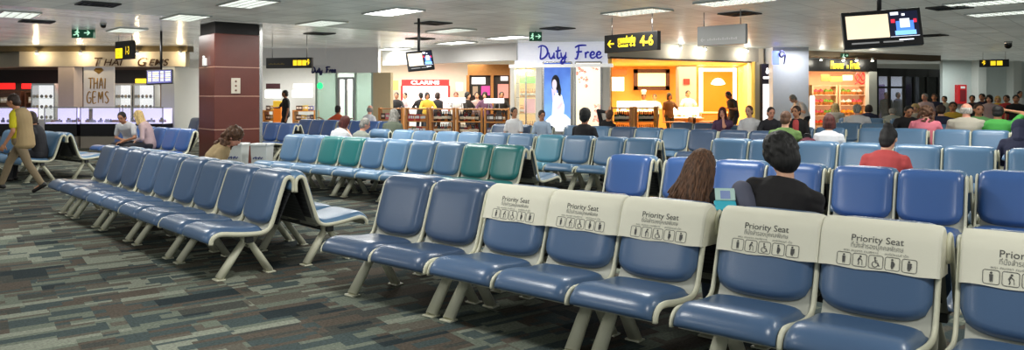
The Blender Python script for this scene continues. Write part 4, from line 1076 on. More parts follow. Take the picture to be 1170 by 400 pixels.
bm = B(); boxx(bm, -w / 2, w / 2, 0, .1, 0, .1); boxx(bm, -.02, .02, -.03, .01, .1, 2.44); obj('cabinet_frame', bm, CHROME, r)
bm = B(); boxx(bm, -.1, .24, .2, .24, 1.06, 1.5); obj('pink_card', bm, mat('card_pink', srgb(230, 170, 170), .5, emit=.3), r)
GB = mat('pack_green', srgb(70, 140, 50), .4, emit=.1); AB = bottle_me(mat('glass_gold', srgb(196, 130, 30), .2, emit=.12), BLACK, .035, .26)
bm = B(); box(bm, (0, 0, .11), (.10, .08, .22), bev=.006); GBM = mesh_of(bm, 'gift_box', GB)
for z, me, n in ((1.98, GBM, 5), (1.55, AB, 7), (1.05, AB, 3), (.55, AB, 7)):
    for k in range(n):
        q = bpy.data.objects.new(me.name.split('.')[0], me); link(q); x = -w / 2 + .06 + (w * (1 if n > 3 else .45) - .12) * (k + .5) / n
        q.location = DF.p(DF.d_at(600) + x, z, -.15 - .30); q.rotation_euler = (0, 0, DF.rz)
        tag(q, 'green box on the upper shelf of the glass display' if me is GBM else 'golden bottle on the shelves of the glass display', 'box' if me is GBM else 'bottle', 'boxes in the glass display' if me is GBM else 'bottles in the glass display')
area(W(600, 22.3), 22.75, 2.38, .5, .3, 14, (1, .85, .55))

# ---- cafe
KF = segp(694, 22.0, 862, 25.1)
wallbox('trim_12', KF, 694, 890, 2.74, CEIL, mat('fascia_cafe', srgb(196, 188, 170), .55), .25)
bm = B(); KF.box(bm, KF.d_at(697), KF.d_at(858), 2.70, 2.75, -.2, .03); st(obj('trim_13', bm, mat('edge_dark', srgb(70, 50, 30), .5)))
Yk = 30.0
bm = B(); boxx(bm, W(690, Yk), W(872, Yk), Yk, Yk + .12, 0, 2.9); st(obj('wall_cafe_back', bm, M_ORANGEW))
bm = B(); quad(bm, [(W(700, 22), 22.2, 2.78), (W(862, 25), 25.2, 2.78), (W(872, 30), 30, 2.78), (W(690, 30), 30, 2.78)]); st(obj('ceiling_cafe', bm, M_YELLOWW))
bm = B(); quad(bm, [(W(700, 22), 22.2, .004), (W(862, 25), 25.2, .004), (W(872, 30), 30, .004), (W(690, 30), 30, .004)]); st(obj('floor_cafe', bm, mat('floor_yellow', srgb(236, 190, 96), .35)))
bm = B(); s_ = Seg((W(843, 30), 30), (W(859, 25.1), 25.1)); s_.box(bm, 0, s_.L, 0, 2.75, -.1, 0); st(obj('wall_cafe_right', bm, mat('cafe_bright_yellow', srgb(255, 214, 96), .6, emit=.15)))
bm = B(); s_ = Seg((W(699, 22.3), 22.3), (W(694, 30), 30)); s_.box(bm, 0, s_.L, 0, 2.75, -.1, 0); st(obj('wall_cafe_left', bm, M_YELLOWW))
def framed(px0, px1, py0, py1, Y, frame_m, face_m, label, t=.09, name='menu_board', cat='menu board'):
    x0, x1 = W(px0, Y), W(px1, Y); z1, z0 = Zat(py0, Y), Zat(py1, Y); r = empty(name, ((x0 + x1) / 2, Y, z0), 0, label, cat); w = x1 - x0; h = z1 - z0
    bm = B()
    for sx in (-1, 1): boxx(bm, sx * (w / 2 - t / 2) - t / 2, sx * (w / 2 - t / 2) + t / 2, -.04, .04, 0, h)
    boxx(bm, -w / 2, w / 2, -.04, .04, 0, t); boxx(bm, -w / 2, w / 2, -.04, .04, h - t, h); obj('board_frame', bm, frame_m, r)
    bm = B(); boxx(bm, -w / 2 + t, w / 2 - t, -.01, .03, t, h - t); obj('board_face', bm, face_m, r); return r
framed(724, 765, 79, 103, 29.6, M_WOODD, mat('board_cream', srgb(246, 226, 170), .5, emit=.7), 'brown framed cream menu board on the cafe back wall', .16)
r = framed(799, 841, 78, 150, 29.7, E_WHITE, mat('panel_amber', srgb(220, 120, 30), .5, emit=.3), 'orange panel with white emblem in a glowing white frame', .13, 'emblem_panel', 'sign panel')
bm = B(); zc = 1.02 * (Zat(96, 29.7) - Zat(150, 29.7))
for k in range(5):
    a = R(-60 + 30 * k); ell(bm, (.17 * math.sin(a), -.06, zc + .15 * math.cos(a) - .05), (.10, .012, .10), seg=10, rings=6)
ell(bm, (0, -.06, zc - .02), (.30, .012, .07), seg=14, rings=6); obj('emblem', bm, E_WHITE, r)
signbar(697, 716, 79, 86, 29.5, mat('panel_rust', srgb(206, 90, 30), .5, emit=.5), 'rust orange sign at the left end of the cafe', cat='sign'); signbar(699, 713, 88, 104, 29.5, E_SOFT, 'white lit panel below the rust orange sign in the cafe', cat='light panel', name='glowing_board')
bm = B(); boxx(bm, W(776, 28.6), W(795.5, 28.6), 28.6, 29.2, 0, 2.78); st(obj('pillar', bm, mat('pillar_grey', srgb(156, 158, 160), .5)))
signbar(781, 788, 90, 96.5, 28.55, REDM, 'small red notice on the grey cafe pillar', cat='notice', name='notice')
def cafe_counter(px0, px1, Y, z, label, glass=True, m=None, seed=0):
    x0, x1 = W(px0, Y), W(px1, Y); w = x1 - x0; r = empty('cafe_counter', ((x0 + x1) / 2, Y, 0), 0, label, 'counter')
    bm = B(); boxx(bm, -w / 2, w / 2, 0, .6, 0, z, bev=.01); obj('counter_body', bm, m or M_WOODL, r)
    bm = B(); boxx(bm, -w / 2 - .03, w / 2 + .03, -.04, .64, z, z + .04); obj('countertop', bm, mat('top_cream', srgb(240, 224, 190), .4), r)
    if glass:
        bm = B(); boxx(bm, -w / 2 + .03, w / 2 - .03, .05, .45, z + .04, z + .06); boxx(bm, -w / 2 + .03, w / 2 - .03, .42, .45, z + .04, z + .4); obj('lit_tray', bm, E_WHITE, r)
        bm = B(); boxx(bm, -w / 2 + .03, w / 2 - .03, .03, .04, z + .04, z + .42); boxx(bm, -w / 2 + .03, w / 2 - .03, .03, .45, z + .41, z + .42); obj('glass_case', bm, GLASS, r)
        rnd = random.Random(seed); bm = B()
        for k in range(int(w * 9)): ell(bm, (rnd.uniform(-w / 2 + .1, w / 2 - .1), rnd.uniform(.1, .38), z + .1), (.06, .05, .045), seg=8, rings=6, mi=k % 3)
        tag(obj('pastries', bm, [mat('pastry_brown', srgb(170, 100, 40), .6), mat('pastry_gold', srgb(220, 160, 70), .6), mat('pastry_cream', srgb(240, 220, 180), .6)], r), kind='stuff')
    return r
cafe_counter(706, 750, 27.2, 1.0, 'cafe counter with lit pastry case below the menu board', True, seed=3)
cafe_counter(768, 803, 26.4, .78, 'wooden cafe counter with dishes under the grey pillar', True, M_WOODL, seed=4)
cafe_counter(801, 842, 27.6, .95, 'pale wooden counter before the glowing orange panel', False)
def cafe_table(px, Y, label):
    r = empty('cafe_table', (W(px, Y), Y, 0), 0, label, 'table', 'round cafe tables')
    bm = B(); lathe(bm, (0, 0, .71), [(.36, 0), (.37, .015), (.36, .03)], 20); obj('tabletop', bm, M_WOODL, r)
    bm = B(); lathe(bm, (0, 0, 0), [(.22, 0), (.2, .025), (.035, .05), (.03, .71)], 12); obj('pedestal', bm, M_WOODD, r)
def cafe_chair(px, Y, rz, label):
    r = empty('cafe_chair', (W(px, Y), Y, 0), rz, label, 'chair', 'cafe chairs')
    bm = B(); box(bm, (0, 0, .45), (.42, .42, .04), bev=.012); obj('seat', bm, M_WOODL, r)
    for sx in (-1, 1):
        for sy in (-1, 1):
            bm = B(); tube(bm, [(sx * .18, sy * .18, .44), (sx * .2, sy * .2, 0)], .018, seg=6); obj('leg', bm, M_WOODD, r)
    bm = B(); g = [[Vector((x, .2 + .03 * (1 - (x / .21) ** 2) + t_, z)) for z in (.5, .7, .88)] for t_ in (0,) for x in (-.2, -.1, 0, .1, .2)]
    for q in g: pass
    ringsurf(bm, [[Vector((x, .2 + .03 * (1 - (x / .21) ** 2) - .012, z)) for x in (-.2, -.1, 0, .1, .2)] + [Vector((x, .2 + .03 * (1 - (x / .21) ** 2) + .012, z)) for x in (.2, .1, 0, -.1, -.2)] for z in (.48, .7, .88)]); obj('backrest', bm, M_WOODD, r)
cafe_table(770, 24.6, 'round cafe table left of the wine shelf end'); cafe_table(812, 25.0, 'round cafe table before the glowing orange panel')
cafe_chair(783, 24.9, R(-80), 'wooden cafe chair beside the table left of the cafe counter'); cafe_chair(825, 25.3, R(-90), 'wooden cafe chair right of the cafe table by the orange panel'); cafe_chair(800, 24.9, R(90), 'wooden cafe chair left of the cafe table by the orange panel')
WINE = [BOT[0], BOT[3], BOT[2], BOT[0]]
shelf_unit(698, 724, 20.6, [.15, .5, .88, 1.26], .45, M_WOODL, 'wooden wine shelf left of its twin at the cafe corner', goods=[WINE, WINE, WINE, None], n=7, group='wine bottles on the left wine shelf', glabel='dark wine bottle on the left wooden wine shelf', seed=31)
shelf_unit(726, 752, 20.9, [.15, .5, .88, 1.26], .45, M_WOODL, 'wooden wine shelf right of its twin before the cafe', goods=[WINE, WINE[1:], WINE, None], n=7, group='wine bottles on the right wine shelf', glabel='dark wine bottle on the right wooden wine shelf', seed=32)
area(W(780, 27), 27.2, 2.72, 4.2, 3.6, 190, (1, .84, .50)); area(W(840, 27), 27, 2.7, 1.2, 2, 40, (1, .85, .45))
for px in (772, 800, 848): spot(KF.p(KF.d_at(px), 0, .22).x, KF.p(KF.d_at(px), 0, .22).y, 3.05, 'spotlight washing the cafe fascia, %s' % {772: 'left one under the grey back of a sign', 800: 'middle one under the grey back of a sign', 848: 'right one by the white column'}[px], 9, (1, .95, .85))

# ---- ad pillar, white column, flower and fruit shop
bm = B(); boxx(bm, W(856, 25.4), W(870, 25.4), 25.2, 25.6, 0, CEIL); st(obj('wall_cafe_end', bm, M_CREAMW))
r = empty('ad_pillar', (W(876.5, 25), 25, 0), 0, 'dark upright advert box with white emblem beside the white column', 'advert pillar'); w = 12.5 * 25 / F
bm = B(); boxx(bm, -w / 2, w / 2, 0, .3, 0, Zat(73, 25)); obj('pillar_box', bm, mat('ad_violet_black', srgb(30, 22, 40), .4), r)
bm = B(); boxx(bm, -w / 2 + .04, w / 2 - .04, -.015, 0, .5, Zat(96, 25)); obj('lit_panel', bm, E_SOFT, r)
bm = B(); ell(bm, (0, -.012, Zat(82, 25)), (.05, .006, .07)); ell(bm, (0, -.012, Zat(79, 25)), (.025, .006, .05)); boxx(bm, -.13, .13, -.015, 0, Zat(90, 25), Zat(87.5, 25)); obj('emblem', bm, RW, r)
bm = B(); boxx(bm, W(883, 24.6), W(924, 24.6), 24.6, 25.4, 0, CEIL); st(obj('pillar', bm, mat('column_white', srgb(222, 226, 232), .55)))
r = empty('projecting_sign', (W(888, 24.2), 24.2, Zat(66, 24.2)), 0, 'blue lit projecting sign with dark curl on the white column', 'sign')
bm = B(); boxx(bm, -.16, .06, -.04, .04, -.22, .22, bev=.02); obj('sign_panel', bm, mat('sign_blue_glow', srgb(120, 140, 250), .5, emit=1.0), r)
bm = B(); strokes(bm, [[(.5, .8), (.2, 1), (0, .7), (.2, .45), (.5, .7), (.48, .2), (.4, -.2)]], (.05, -.06, -.14), (1, 0, 0), (0, 0, 1), .36, .03); obj('curl', bm, mat('curl_navy', srgb(24, 24, 84), .4), r)
area(W(905, 24.3), 24.0, 3.1, .9, .3, 16, (.92, .95, 1))
FF = segp(924, 26.5, 1002, 27.2)
wallbox('trim_14', FF, 924, 1002, FF.z(960, 81.5), FF.z(960, 67), SIGNBLK, .3)
wallbox('trim_15', segp(922, 26.3, 1075, 29.5), 922, 1075, 2.98, CEIL, mat('soffit_brown', srgb(96, 80, 58), .6), .4)
bm = B()
put_text(bm, 'Flower', .38, FF.p(FF.d_at(956.3), FF.z(960, 74.7), .03), FF.r, (0, 0, 1), width=.57, bold=.012); put_text(bm, 'n', .26, FF.p(FF.d_at(967.8), FF.z(960, 75.6), .03), FF.r, (0, 0, 1), width=.08, bold=.006); put_text(bm, 'Fruit', .38, FF.p(FF.d_at(976.2), FF.z(960, 74.7), .03), FF.r, (0, 0, 1), width=.40, bold=.012)
tag(obj('shop_lettering', bm, E_YEL), 'yellow lettering on the black fascia of the fruit shop', 'sign lettering')
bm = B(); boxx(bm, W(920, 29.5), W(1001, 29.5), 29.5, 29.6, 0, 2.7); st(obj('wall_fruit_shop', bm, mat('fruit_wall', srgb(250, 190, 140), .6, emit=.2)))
bm = B(); FF.box(bm, FF.d_at(993), FF.d_at(1002), 0, 2.6, -.2, 0); st(obj('wall_fruit_right', bm, mat('fruit_side', srgb(206, 208, 200), .6)))
FRU = [mat('fruit_%d' % i, c, .5, emit=.18) for i, c in enumerate([srgb(230, 60, 30), srgb(250, 150, 20), srgb(250, 210, 50), srgb(220, 80, 90), srgb(120, 160, 50), srgb(250, 236, 210)])]
def basket_me(m, k):
    bm = B(); lathe(bm, (0, 0, 0), [(.09, 0), (.14, .10), (.145, .12), (.12, .11)], 10, mi=1); rnd = random.Random(k)
    for i in range(7): ell(bm, (.07 * math.cos(i * 1.05) * (i > 0), .07 * math.sin(i * 1.05) * (i > 0), .15 + .05 * (i == 0)), (.05, .05, .05), seg=8, rings=6, mi=0)
    return mesh_of(bm, 'fruit_basket', [m, M_WOODL])
BASK = [basket_me(m, i) for i, m in enumerate(FRU)]
shelf_unit(928, 957, 28.6, [.45, .85, 1.25, 1.65, 2.0], .5, mat('fruit_shelf', srgb(240, 200, 160), .5), 'stepped fruit and flower shelf on the left inside the fruit shop', goods=[BASK, BASK[2:], BASK[1:], BASK, None], n=4, group='baskets on the left fruit shelf', glabel='basket of bright fruit on the left shelf in the fruit shop', seed=41)
shelf_unit(959, 990, 28.6, [.45, .85, 1.25, 1.65, 2.0], .5, mat('fruit_shelf', srgb(240, 200, 160), .5), 'stepped fruit and flower shelf on the right inside the fruit shop', goods=[BASK[1:], BASK, BASK[3:], BASK[1:], None], n=4, group='baskets on the right fruit shelf', glabel='basket of bright fruit on the right shelf in the fruit shop', seed=42)
signbar(949, 962, 88, 93, 28.4, mat('sign_lime', srgb(226, 220, 60), .5, emit=.8), 'lime yellow sign inside the fruit shop'); signbar(938, 948, 85, 93, 28.4, mat('sign_orange', srgb(240, 110, 50), .5, emit=.8), 'orange sign inside the fruit shop')
signbar(963, 974, 86, 92, 28.4, mat('sign_pale_orange', srgb(250, 200, 160), .5, emit=.6), 'pale sign inside the fruit shop')
bm = B(); strokes(bm, [[(0, .6), (.2, 1), (.4, .6), (.2, .3), (0, .6)], [(.5, .6), (.7, 1), (.9, .6), (.7, .3), (.5, .6)], [(0, 0), (.3, .2), (.6, 0), (.9, .2)]], (W(977, 28.3), 28.3, Zat(96, 28.3)), (1, 0, 0), (0, 0, 1), .42, .03)
tag(obj('red_scroll', bm, E_RED), 'red curled script mark on the right inside the fruit shop', 'sign')
r = empty('lit_post', (W(928, 26.3), 26.3, 0), 0, 'white glowing post at the left edge of the fruit shop', 'light post')
bm = B(); lathe(bm, (0, 0, 0), [(.12, 0), (.12, .04), (.05, .06)], 12); obj('base', bm, CHROME, r)
bm = B(); lathe(bm, (0, 0, .06), [(.09, 0), (.09, 1.5), (.06, 1.55)], 14); obj('glowing_tube', bm, E_SOFT, r)
area(W(960, 28), 28, 2.5, 1.8, 1.2, 60, (1, .78, .55))
for px, lab in ((932, 'small spotlight over the black fascia, first from the white column'), (957, 'small spotlight over the black fascia above its yellow lettering'), (972, 'small spotlight over the right half of the yellow lettering'), (990, 'small spotlight at the right end of the black fascia')):
    q = FF.p(FF.d_at(px), 2.84, .3); spot(q.x, q.y, q.z, lab, 7, (1, .95, .8))

# ---- glazed lobby and pale walls on the right
LB = segp(1003, 29.5, 1078, 31)
w2 = st(bpy.data.objects.new('window_2', None)); col.objects.link(w2)
DARKF = mat('frame_black', srgb(22, 26, 28), .4)
bm = B()
for a in (1003, 1017, 1034, 1045, 1060, 1073): LB.box(bm, LB.d_at(a) - .05, LB.d_at(a) + .05, 0, 2.7, -.1, 0)
LB.box(bm, LB.d_at(1003), LB.d_at(1073), 2.38, 2.7, -.1, 0); LB.box(bm, LB.d_at(1003), LB.d_at(1034), 1.9, 1.98, -.1, 0); obj('window_frame', bm, DARKF, w2)
bm = B(); LB.box(bm, LB.d_at(1003), LB.d_at(1034), 0, 2.4, -.06, -.05); obj('glass', bm, GLASS, w2)
bm = B(); LB.box(bm, LB.d_at(1034), LB.d_at(1073), 0, 2.4, -.06, -.05); obj('glass', bm, mat('smoked_glass', srgb(30, 38, 40), .1, alpha=.75), w2)
M_DOT = bpy.data.materials.new('dotted_panel'); M_DOT.use_nodes = True
nt = M_DOT.node_tree; bb = nt.nodes['Principled BSDF']; tc = nt.nodes.new('ShaderNodeTexCoord'); mp = nt.nodes.new('ShaderNodeMapping'); mp.inputs['Rotation'].default_value = (R(90), 0, 0)
v = nt.nodes.new('ShaderNodeTexVoronoi'); v.inputs['Scale'].default_value = 9; v.inputs['Randomness'].default_value = .2; rp = nt.nodes.new('ShaderNodeValToRGB')
rp.color_ramp.elements[0].color = srgb(214, 196, 230) + (1,); rp.color_ramp.elements[1].color = srgb(70, 54, 96) + (1,); rp.color_ramp.elements[0].position = .25; rp.color_ramp.elements[1].position = .4
nt.links.new(tc.outputs['Object'], mp.inputs[0]); nt.links.new(mp.outputs[0], v.inputs['Vector']); nt.links.new(v.outputs['Distance'], rp.inputs[0]); nt.links.new(rp.outputs[0], bb.inputs['Base Color'])
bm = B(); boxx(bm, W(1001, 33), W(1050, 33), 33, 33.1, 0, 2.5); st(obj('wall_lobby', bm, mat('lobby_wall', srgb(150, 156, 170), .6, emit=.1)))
for a, b_, lab in ((1004, 1011, 'violet dotted screen panel at the left of the glazed lobby'), (1035, 1041, 'violet dotted screen panel in the middle of the glazed lobby')):
    bm = B(); boxx(bm, W(a, 32.4), W(b_, 32.4), 32.4, 32.46, 0, 2.1); tag(obj('screen_panel', bm, M_DOT), lab, 'screen panel')
WR = segp(1078, 33, 1200, 35)
wallbox('wall_right_pale', WR, 1077, 1200, 0, CEIL, mat('wall_bluish', srgb(196, 206, 204), .6, var=.03), .15)
for px in (1110, 1150):
    bm = B(); WR.box(bm, WR.d_at(px), WR.d_at(px + 9), 0, CEIL, 0, .35); st(obj('pillar', bm, mat('pilaster', srgb(212, 216, 212), .6)))
area(W(1128, 30), 31.5, 3.1, 3, .4, 60, (.95, 1, .95)); area(W(1040, 31), 31.8, 2.6, 1.5, .6, 20, (.8, .85, 1))
r = empty('fire_hose_cabinet', WR.p(WR.d_at(1095.5), 1.25, .1), WR.rz, 'red fire cabinet on the pale wall at right', 'fire cabinet')
bm = B(); boxx(bm, -.24, .24, -.1, .1, 0, .85, bev=.01); obj('cabinet', bm, mat('fire_red', srgb(180, 30, 36), .4, emit=.1), r)
bm = B(); boxx(bm, -.16, .16, -.115, -.1, .12, .62); obj('window', bm, mat('cab_dark', srgb(120, 40, 44), .3), r); bm = B(); boxx(bm, -.12, .12, -.116, -.1, .68, .78); obj('notice', bm, WHITE, r)

# ---- things hung from the ceiling
def hang(r, xs, z_top, y=0.0):
    for x in xs:
        bm = B(); tube(bm, [(x, y, 0), (x, y, z_top)], .006, seg=6); obj('hanger', bm, CHROME, r)
def hangsign(px0, Y0, px1, Y1, py0, py1, label, m, name='hanging_sign'):
    s = segp(px0, Y0, px1, Y1); pm = (px0 + px1) / 2; z1, z0 = s.z(pm, py0), s.z(pm, py1); w = s.L; h = z1 - z0
    r = empty(name, s.p(w / 2, z0, 0), s.rz, label, 'sign')
    bm = B(); boxx(bm, -w / 2, w / 2, -.05, .05, 0, h, bev=.006); obj('sign_panel', bm, m, r)
    bm = B()
    for x in (-w * .38, w * .38): tube(bm, [(x, 0, h - .01), (x, 0, CEIL - z0)], .009, seg=6)
    for x in (-w * .38, w * .38): pass
    bm.free()
    for x in (-w * .38, w * .38):
        bm = B(); tube(bm, [(x, 0, h - .01), (x, 0, CEIL - z0)], .009, seg=6); obj('hanger', bm, CHROME, r)
    return r, w, h
def arrow(bm, cx, cz, s, dirx=-1, mi=0, y=-.054):
    pts = [(-1, 0), (-.2, .75), (.2, .75), (-.28, .16), (1, .16), (1, -.16), (-.28, -.16), (.2, -.75), (-.2, -.75)]
    f = bm.faces.new([bm.verts.new((cx - dirx * 0 + (x * s if dirx < 0 else -x * s), y, cz + z * s)) for x, z in pts]); f.material_index = mi
SY = mat('sign_letter_yellow', srgb(250, 212, 40), .5, emit=.7)
r, w, h = hangsign(692.5, 15.6, 753, 14.4, 38, 59, 'black hanging gate sign reading 4-6 with yellow arrow left', SIGNBLK)
bm = B(); arrow(bm, -w * .37, h * .5, .10)
put_text(bm, '4-6', .27, (w * .31, -.054, h * .5), (1, 0, 0), (0, 0, 1), width=.36, bold=.008); put_text(bm, 'ทางออกขึ้นเครื่อง', .15, (-w * .06, -.054, h * .66), (1, 0, 0), (0, 0, 1), width=.50, bold=.004); put_text(bm, 'Gates 4-6', .10, (-w * .06, -.054, h * .36), (1, 0, 0), (0, 0, 1), width=.50, bold=.002)
boxx(bm, -w * .06 - .25, -w * .06 + .25, -.054, -.05, h * .49, h * .51); obj('lettering', bm, SY, r)
r, w, h = hangsign(798, 14.6, 853, 13.9, 29, 51.5, 'plain grey hanging sign with faint arrow, right of the gate sign', mat('sign_grey', srgb(124, 124, 122), .5))
bm = B(); arrow(bm, -w * .38, h * .3, .05); [boxx(bm, -w * .28 + w * .045 * k, -w * .25 + w * .045 * k, -.054, -.05, h * .25, h * (.33 + .04 * (k % 2))) for k in range(14)]; obj('lettering', bm, mat('faint_grey', srgb(152, 152, 150), .5), r)
r, w, h = hangsign(133.5, 20.4, 153, 19.8, 47, 68, 'black hanging gate sign with yellow square and numerals over the gem shop', SIGNBLK)
bm = B(); boxx(bm, -w * .46, -w * .06, -.056, -.05, h * .08, h * .62); obj('yellow_field', bm, E_YEL, r)
bm = B(); put_text(bm, '1-3', .3, (w * .24, -.054, h * .45), (1, 0, 0), (0, 0, 1), width=.2, bold=.006); obj('lettering', bm, SY, r)
bm = B(); put_text(bm, 'ทางออก', .1, (-w * .26, -.06, h * .46), (1, 0, 0), (0, 0, 1), width=.15); put_text(bm, 'Gates', .1, (-w * .26, -.06, h * .24), (1, 0, 0), (0, 0, 1), width=.15); obj('lettering', bm, BLACK, r)
r, w, h = hangsign(305, 20.3, 357, 20.0, 66, 78, 'black hanging sign with yellow boxes and arrow, right of the brown pillar', SIGNBLK)
bm = B()
for k in range(3): boxx(bm, w * (.10 + .10 * k), w * (.185 + .10 * k), -.056, -.05, h * .25, h * .75)
put_text(bm, '↑', .2, (w * .43, -.054, h * .5), (1, 0, 0), (0, 0, 1), width=.12, bold=.008); obj('lettering', bm, SY, r)
bm = B(); [boxx(bm, -w * .44 + w * .04 * k, -w * .415 + w * .04 * k, -.054, -.05, h * .34, h * (.44 + .05 * (k % 2))) for k in range(9)]; obj('lettering', bm, mat('dim_yellow', srgb(130, 110, 40), .5), r)
r, w, h = hangsign(1119, 27.5, 1153, 27, 68, 76.5, 'black hanging sign with yellow arrow and pictograms at far right', SIGNBLK)
bm = B(); put_text(bm, '↑', .2, (-w * .34, -.054, h * .5), (1, 0, 0), (0, 0, 1), width=.14, bold=.01); boxx(bm, -w * .12, w * .05, -.056, -.05, h * .2, h * .8); boxx(bm, w * .09, w * .28, -.056, -.05, h * .2, h * .8); obj('lettering', bm, SY, r)
def exitsign(px0, px1, py0, py1, Y, label):
    s = segp(px0, Y, px1, Y); w = s.L; z1, z0 = Zat(py0, Y), Zat(py1, Y); h = z1 - z0
    r = empty('exit_sign', s.p(w / 2, z0, 0), 0, label, 'exit sign')
    bm = B(); boxx(bm, -w / 2, w / 2, -.05, .05, 0, h, bev=.006); obj('sign_panel', bm, mat('exit_green', srgb(16, 70, 48), .4, emit=.25), r)
    bm = B(); k = h / .24
    ell(bm, (-w * .22, -.054, h * .76), (.022 * k, .003, .022 * k), seg=8, rings=5)
    for a, b_ in (((-.235, .66), (-.25, .42)), ((-.25, .42), (-.18, .28)), ((-.18, .28), (-.2, .12)), ((-.25, .42), (-.34, .3)), ((-.34, .3), (-.4, .3)), ((-.235, .64), (-.15, .5)), ((-.235, .64), (-.33, .55))):
        tube(bm, [(a[0] * w, -.052, a[1] * h), (b_[0] * w, -.052, b_[1] * h)], .016 * k, seg=5)
    obj('running_figure', bm, mat('exit_pale', srgb(170, 220, 190), .5, emit=.7), r); bm = B(); arrow(bm, w * .22, h * .5, .075 * k, 1); obj('arrow', bm, mat('exit_pale', srgb(170, 220, 190)), r)
    bm = B(); tube(bm, [(0, 0, h), (0, 0, CEIL - z0)], .015, seg=6); obj('hanger', bm, CHROME, r)
exitsign(83, 108, 32, 43.5, 18.2, 'green exit sign with arrow hanging at the left'); exitsign(604.5, 619, 36.5, 47, 18.6, 'green exit sign with arrow left of the black gate sign')
exitsign(961, 969, 61, 66, 26.0, 'tiny green exit sign over the black fascia of the fruit shop')
def screen(px, py, Y, w, h, yaw, pitch, label, paint, name='television', roll=0.0):
    r = empty(name, (W(px, Y), Y, Zat(py, Y)), 0, label, 'screen')
    r.rotation_euler = Euler((R(pitch), R(roll), R(yaw)), 'XYZ')
    bm = B(); boxx(bm, -w / 2, w / 2, -.03, .04, -h / 2, h / 2, bev=.008); boxx(bm, -w * .36, w * .36, .04, .10, -h * .36, h * .36, bev=.02); obj('housing', bm, BLACK, r)
    bm = B(); mats = paint(bm, w, h); obj('display', bm, mats, r)
    iv = r.rotation_euler.to_matrix().inverted(); top = iv @ Vector((0, 0, CEIL - Zat(py, Y))); base = Vector((0, .12, 0))
    up = iv @ Vector((0, 0, 1)); tz = (CEIL - Zat(py, Y)) - (r.rotation_euler.to_matrix() @ base).z
    bm = B(); tube(bm, [base, base + up * tz], .028, seg=10); obj('ceiling_pole', bm, BLACK, r)
    bm = B(); box(bm, base + Vector((0, -.02, 0)), (.2, .08, .2), bev=.01); obj('mount', bm, BLACK, r)
    return r
def paint_show(bm, w, h):
    def rect(x0, x1, z0, z1, mi, y=-.032): quad(bm, [(x0 * w, y, z0 * h), (x1 * w, y, z0 * h), (x1 * w, y, z1 * h), (x0 * w, y, z1 * h)], mi)
    rect(-.47, .47, -.45, .45, 0); rect(-.45, .09, -.26, .38, 1, -.033); rect(.10, .46, -.28, .42, 2, -.033)
    rect(.18, .40, -.16, .16, 3, -.034); rect(.23, .35, -.02, .22, 4, -.035); rect(.16, .42, -.22, -.10, 5, -.035)
    rect(.12, .17, .12, .22, 6, -.034); rect(.40, .44, .10, .2, 6, -.034); rect(.12, .22, .33, .41, 4, -.034); rect(.26, .30, .3, .36, 4, -.034)
    rect(-.40, -.05, -.40, -.36, 7, -.033); rect(.0, .25, -.40, -.36, 7, -.033); rect(.2, .38, -.36, -.33, 4, -.034); rect(.10, .46, -.26, -.25, 4, -.034)
    e = lambda n, c, k=1.0: mat(n, c, .4, emit=k)
    return [e('scr_black', srgb(8, 8, 12), .1), e('scr_cream', srgb(240, 222, 192), .62), e('scr_navy', srgb(14, 18, 40), .8), e('scr_blue', srgb(70, 120, 220)), e('scr_white', srgb(230, 236, 250)), e('scr_cyan', srgb(120, 180, 250)), e('scr_red', srgb(210, 40, 60)), e('scr_grey', srgb(120, 120, 120), .6)]
screen(1007, 33, 9.0, .88, .46, -14, -12, 'large television hanging from the ceiling at upper right', paint_show, roll=-3)
screen(480, 69.5, 15.5, .56, .42, 22, -14, 'small television hanging from the ceiling left of centre', paint_show, roll=-6)
def paint_flights(bm, w, h):
    def rect(x0, x1, z0, z1, mi, y=-.032): quad(bm, [(x0 * w, y, z0 * h), (x1 * w, y, z0 * h), (x1 * w, y, z1 * h), (x0 * w, y, z1 * h)], mi)
    rect(-.46, .46, -.44, .44, 0)
    for i in range(7):
        for (a, b_) in ((-.42, -.30), (-.26, -.02), (.04, .16), (.22, .42)):
            rect(a, b_, .32 - i * .105, .37 - i * .105, 1 if (i + int(a * 50)) % 3 else 2, -.033)
    return [mat('fl_violet', srgb(84, 84, 140), .4, emit=.7), mat('fl_white', srgb(226, 226, 240), .4, emit=.9), mat('fl_yellow', srgb(230, 220, 150), .4, emit=.8)]
screen(182.5, 88, 18.5, .62, .36, 10, -10, 'flight information screen hanging left of the brown pillar', paint_flights, name='information_screen', roll=-3)
r = empty('security_camera', (W(1152, 22), 22, CEIL), 0, 'dark dome camera on the ceiling at far right', 'security camera')
bm = B(); lathe(bm, (0, 0, -.1), [(.09, 0), (.11, .1)], 16); obj('mount', bm, CHROME, r); bm = B(); ell(bm, (0, 0, -.12), (.10, .10, .10)); obj('dome', bm, BLACK, r)
r = empty('security_camera', (W(118, 16.6), 16.6, CEIL), 0, 'small dark dome camera right of the left exit sign', 'security camera')
bm = B(); lathe(bm, (0, 0, -.05), [(.06, 0), (.07, .05)], 16); obj('mount', bm, CHROME, r); bm = B(); ell(bm, (0, 0, -.06), (.06, .06, .05)); obj('dome', bm, BLACK, r)
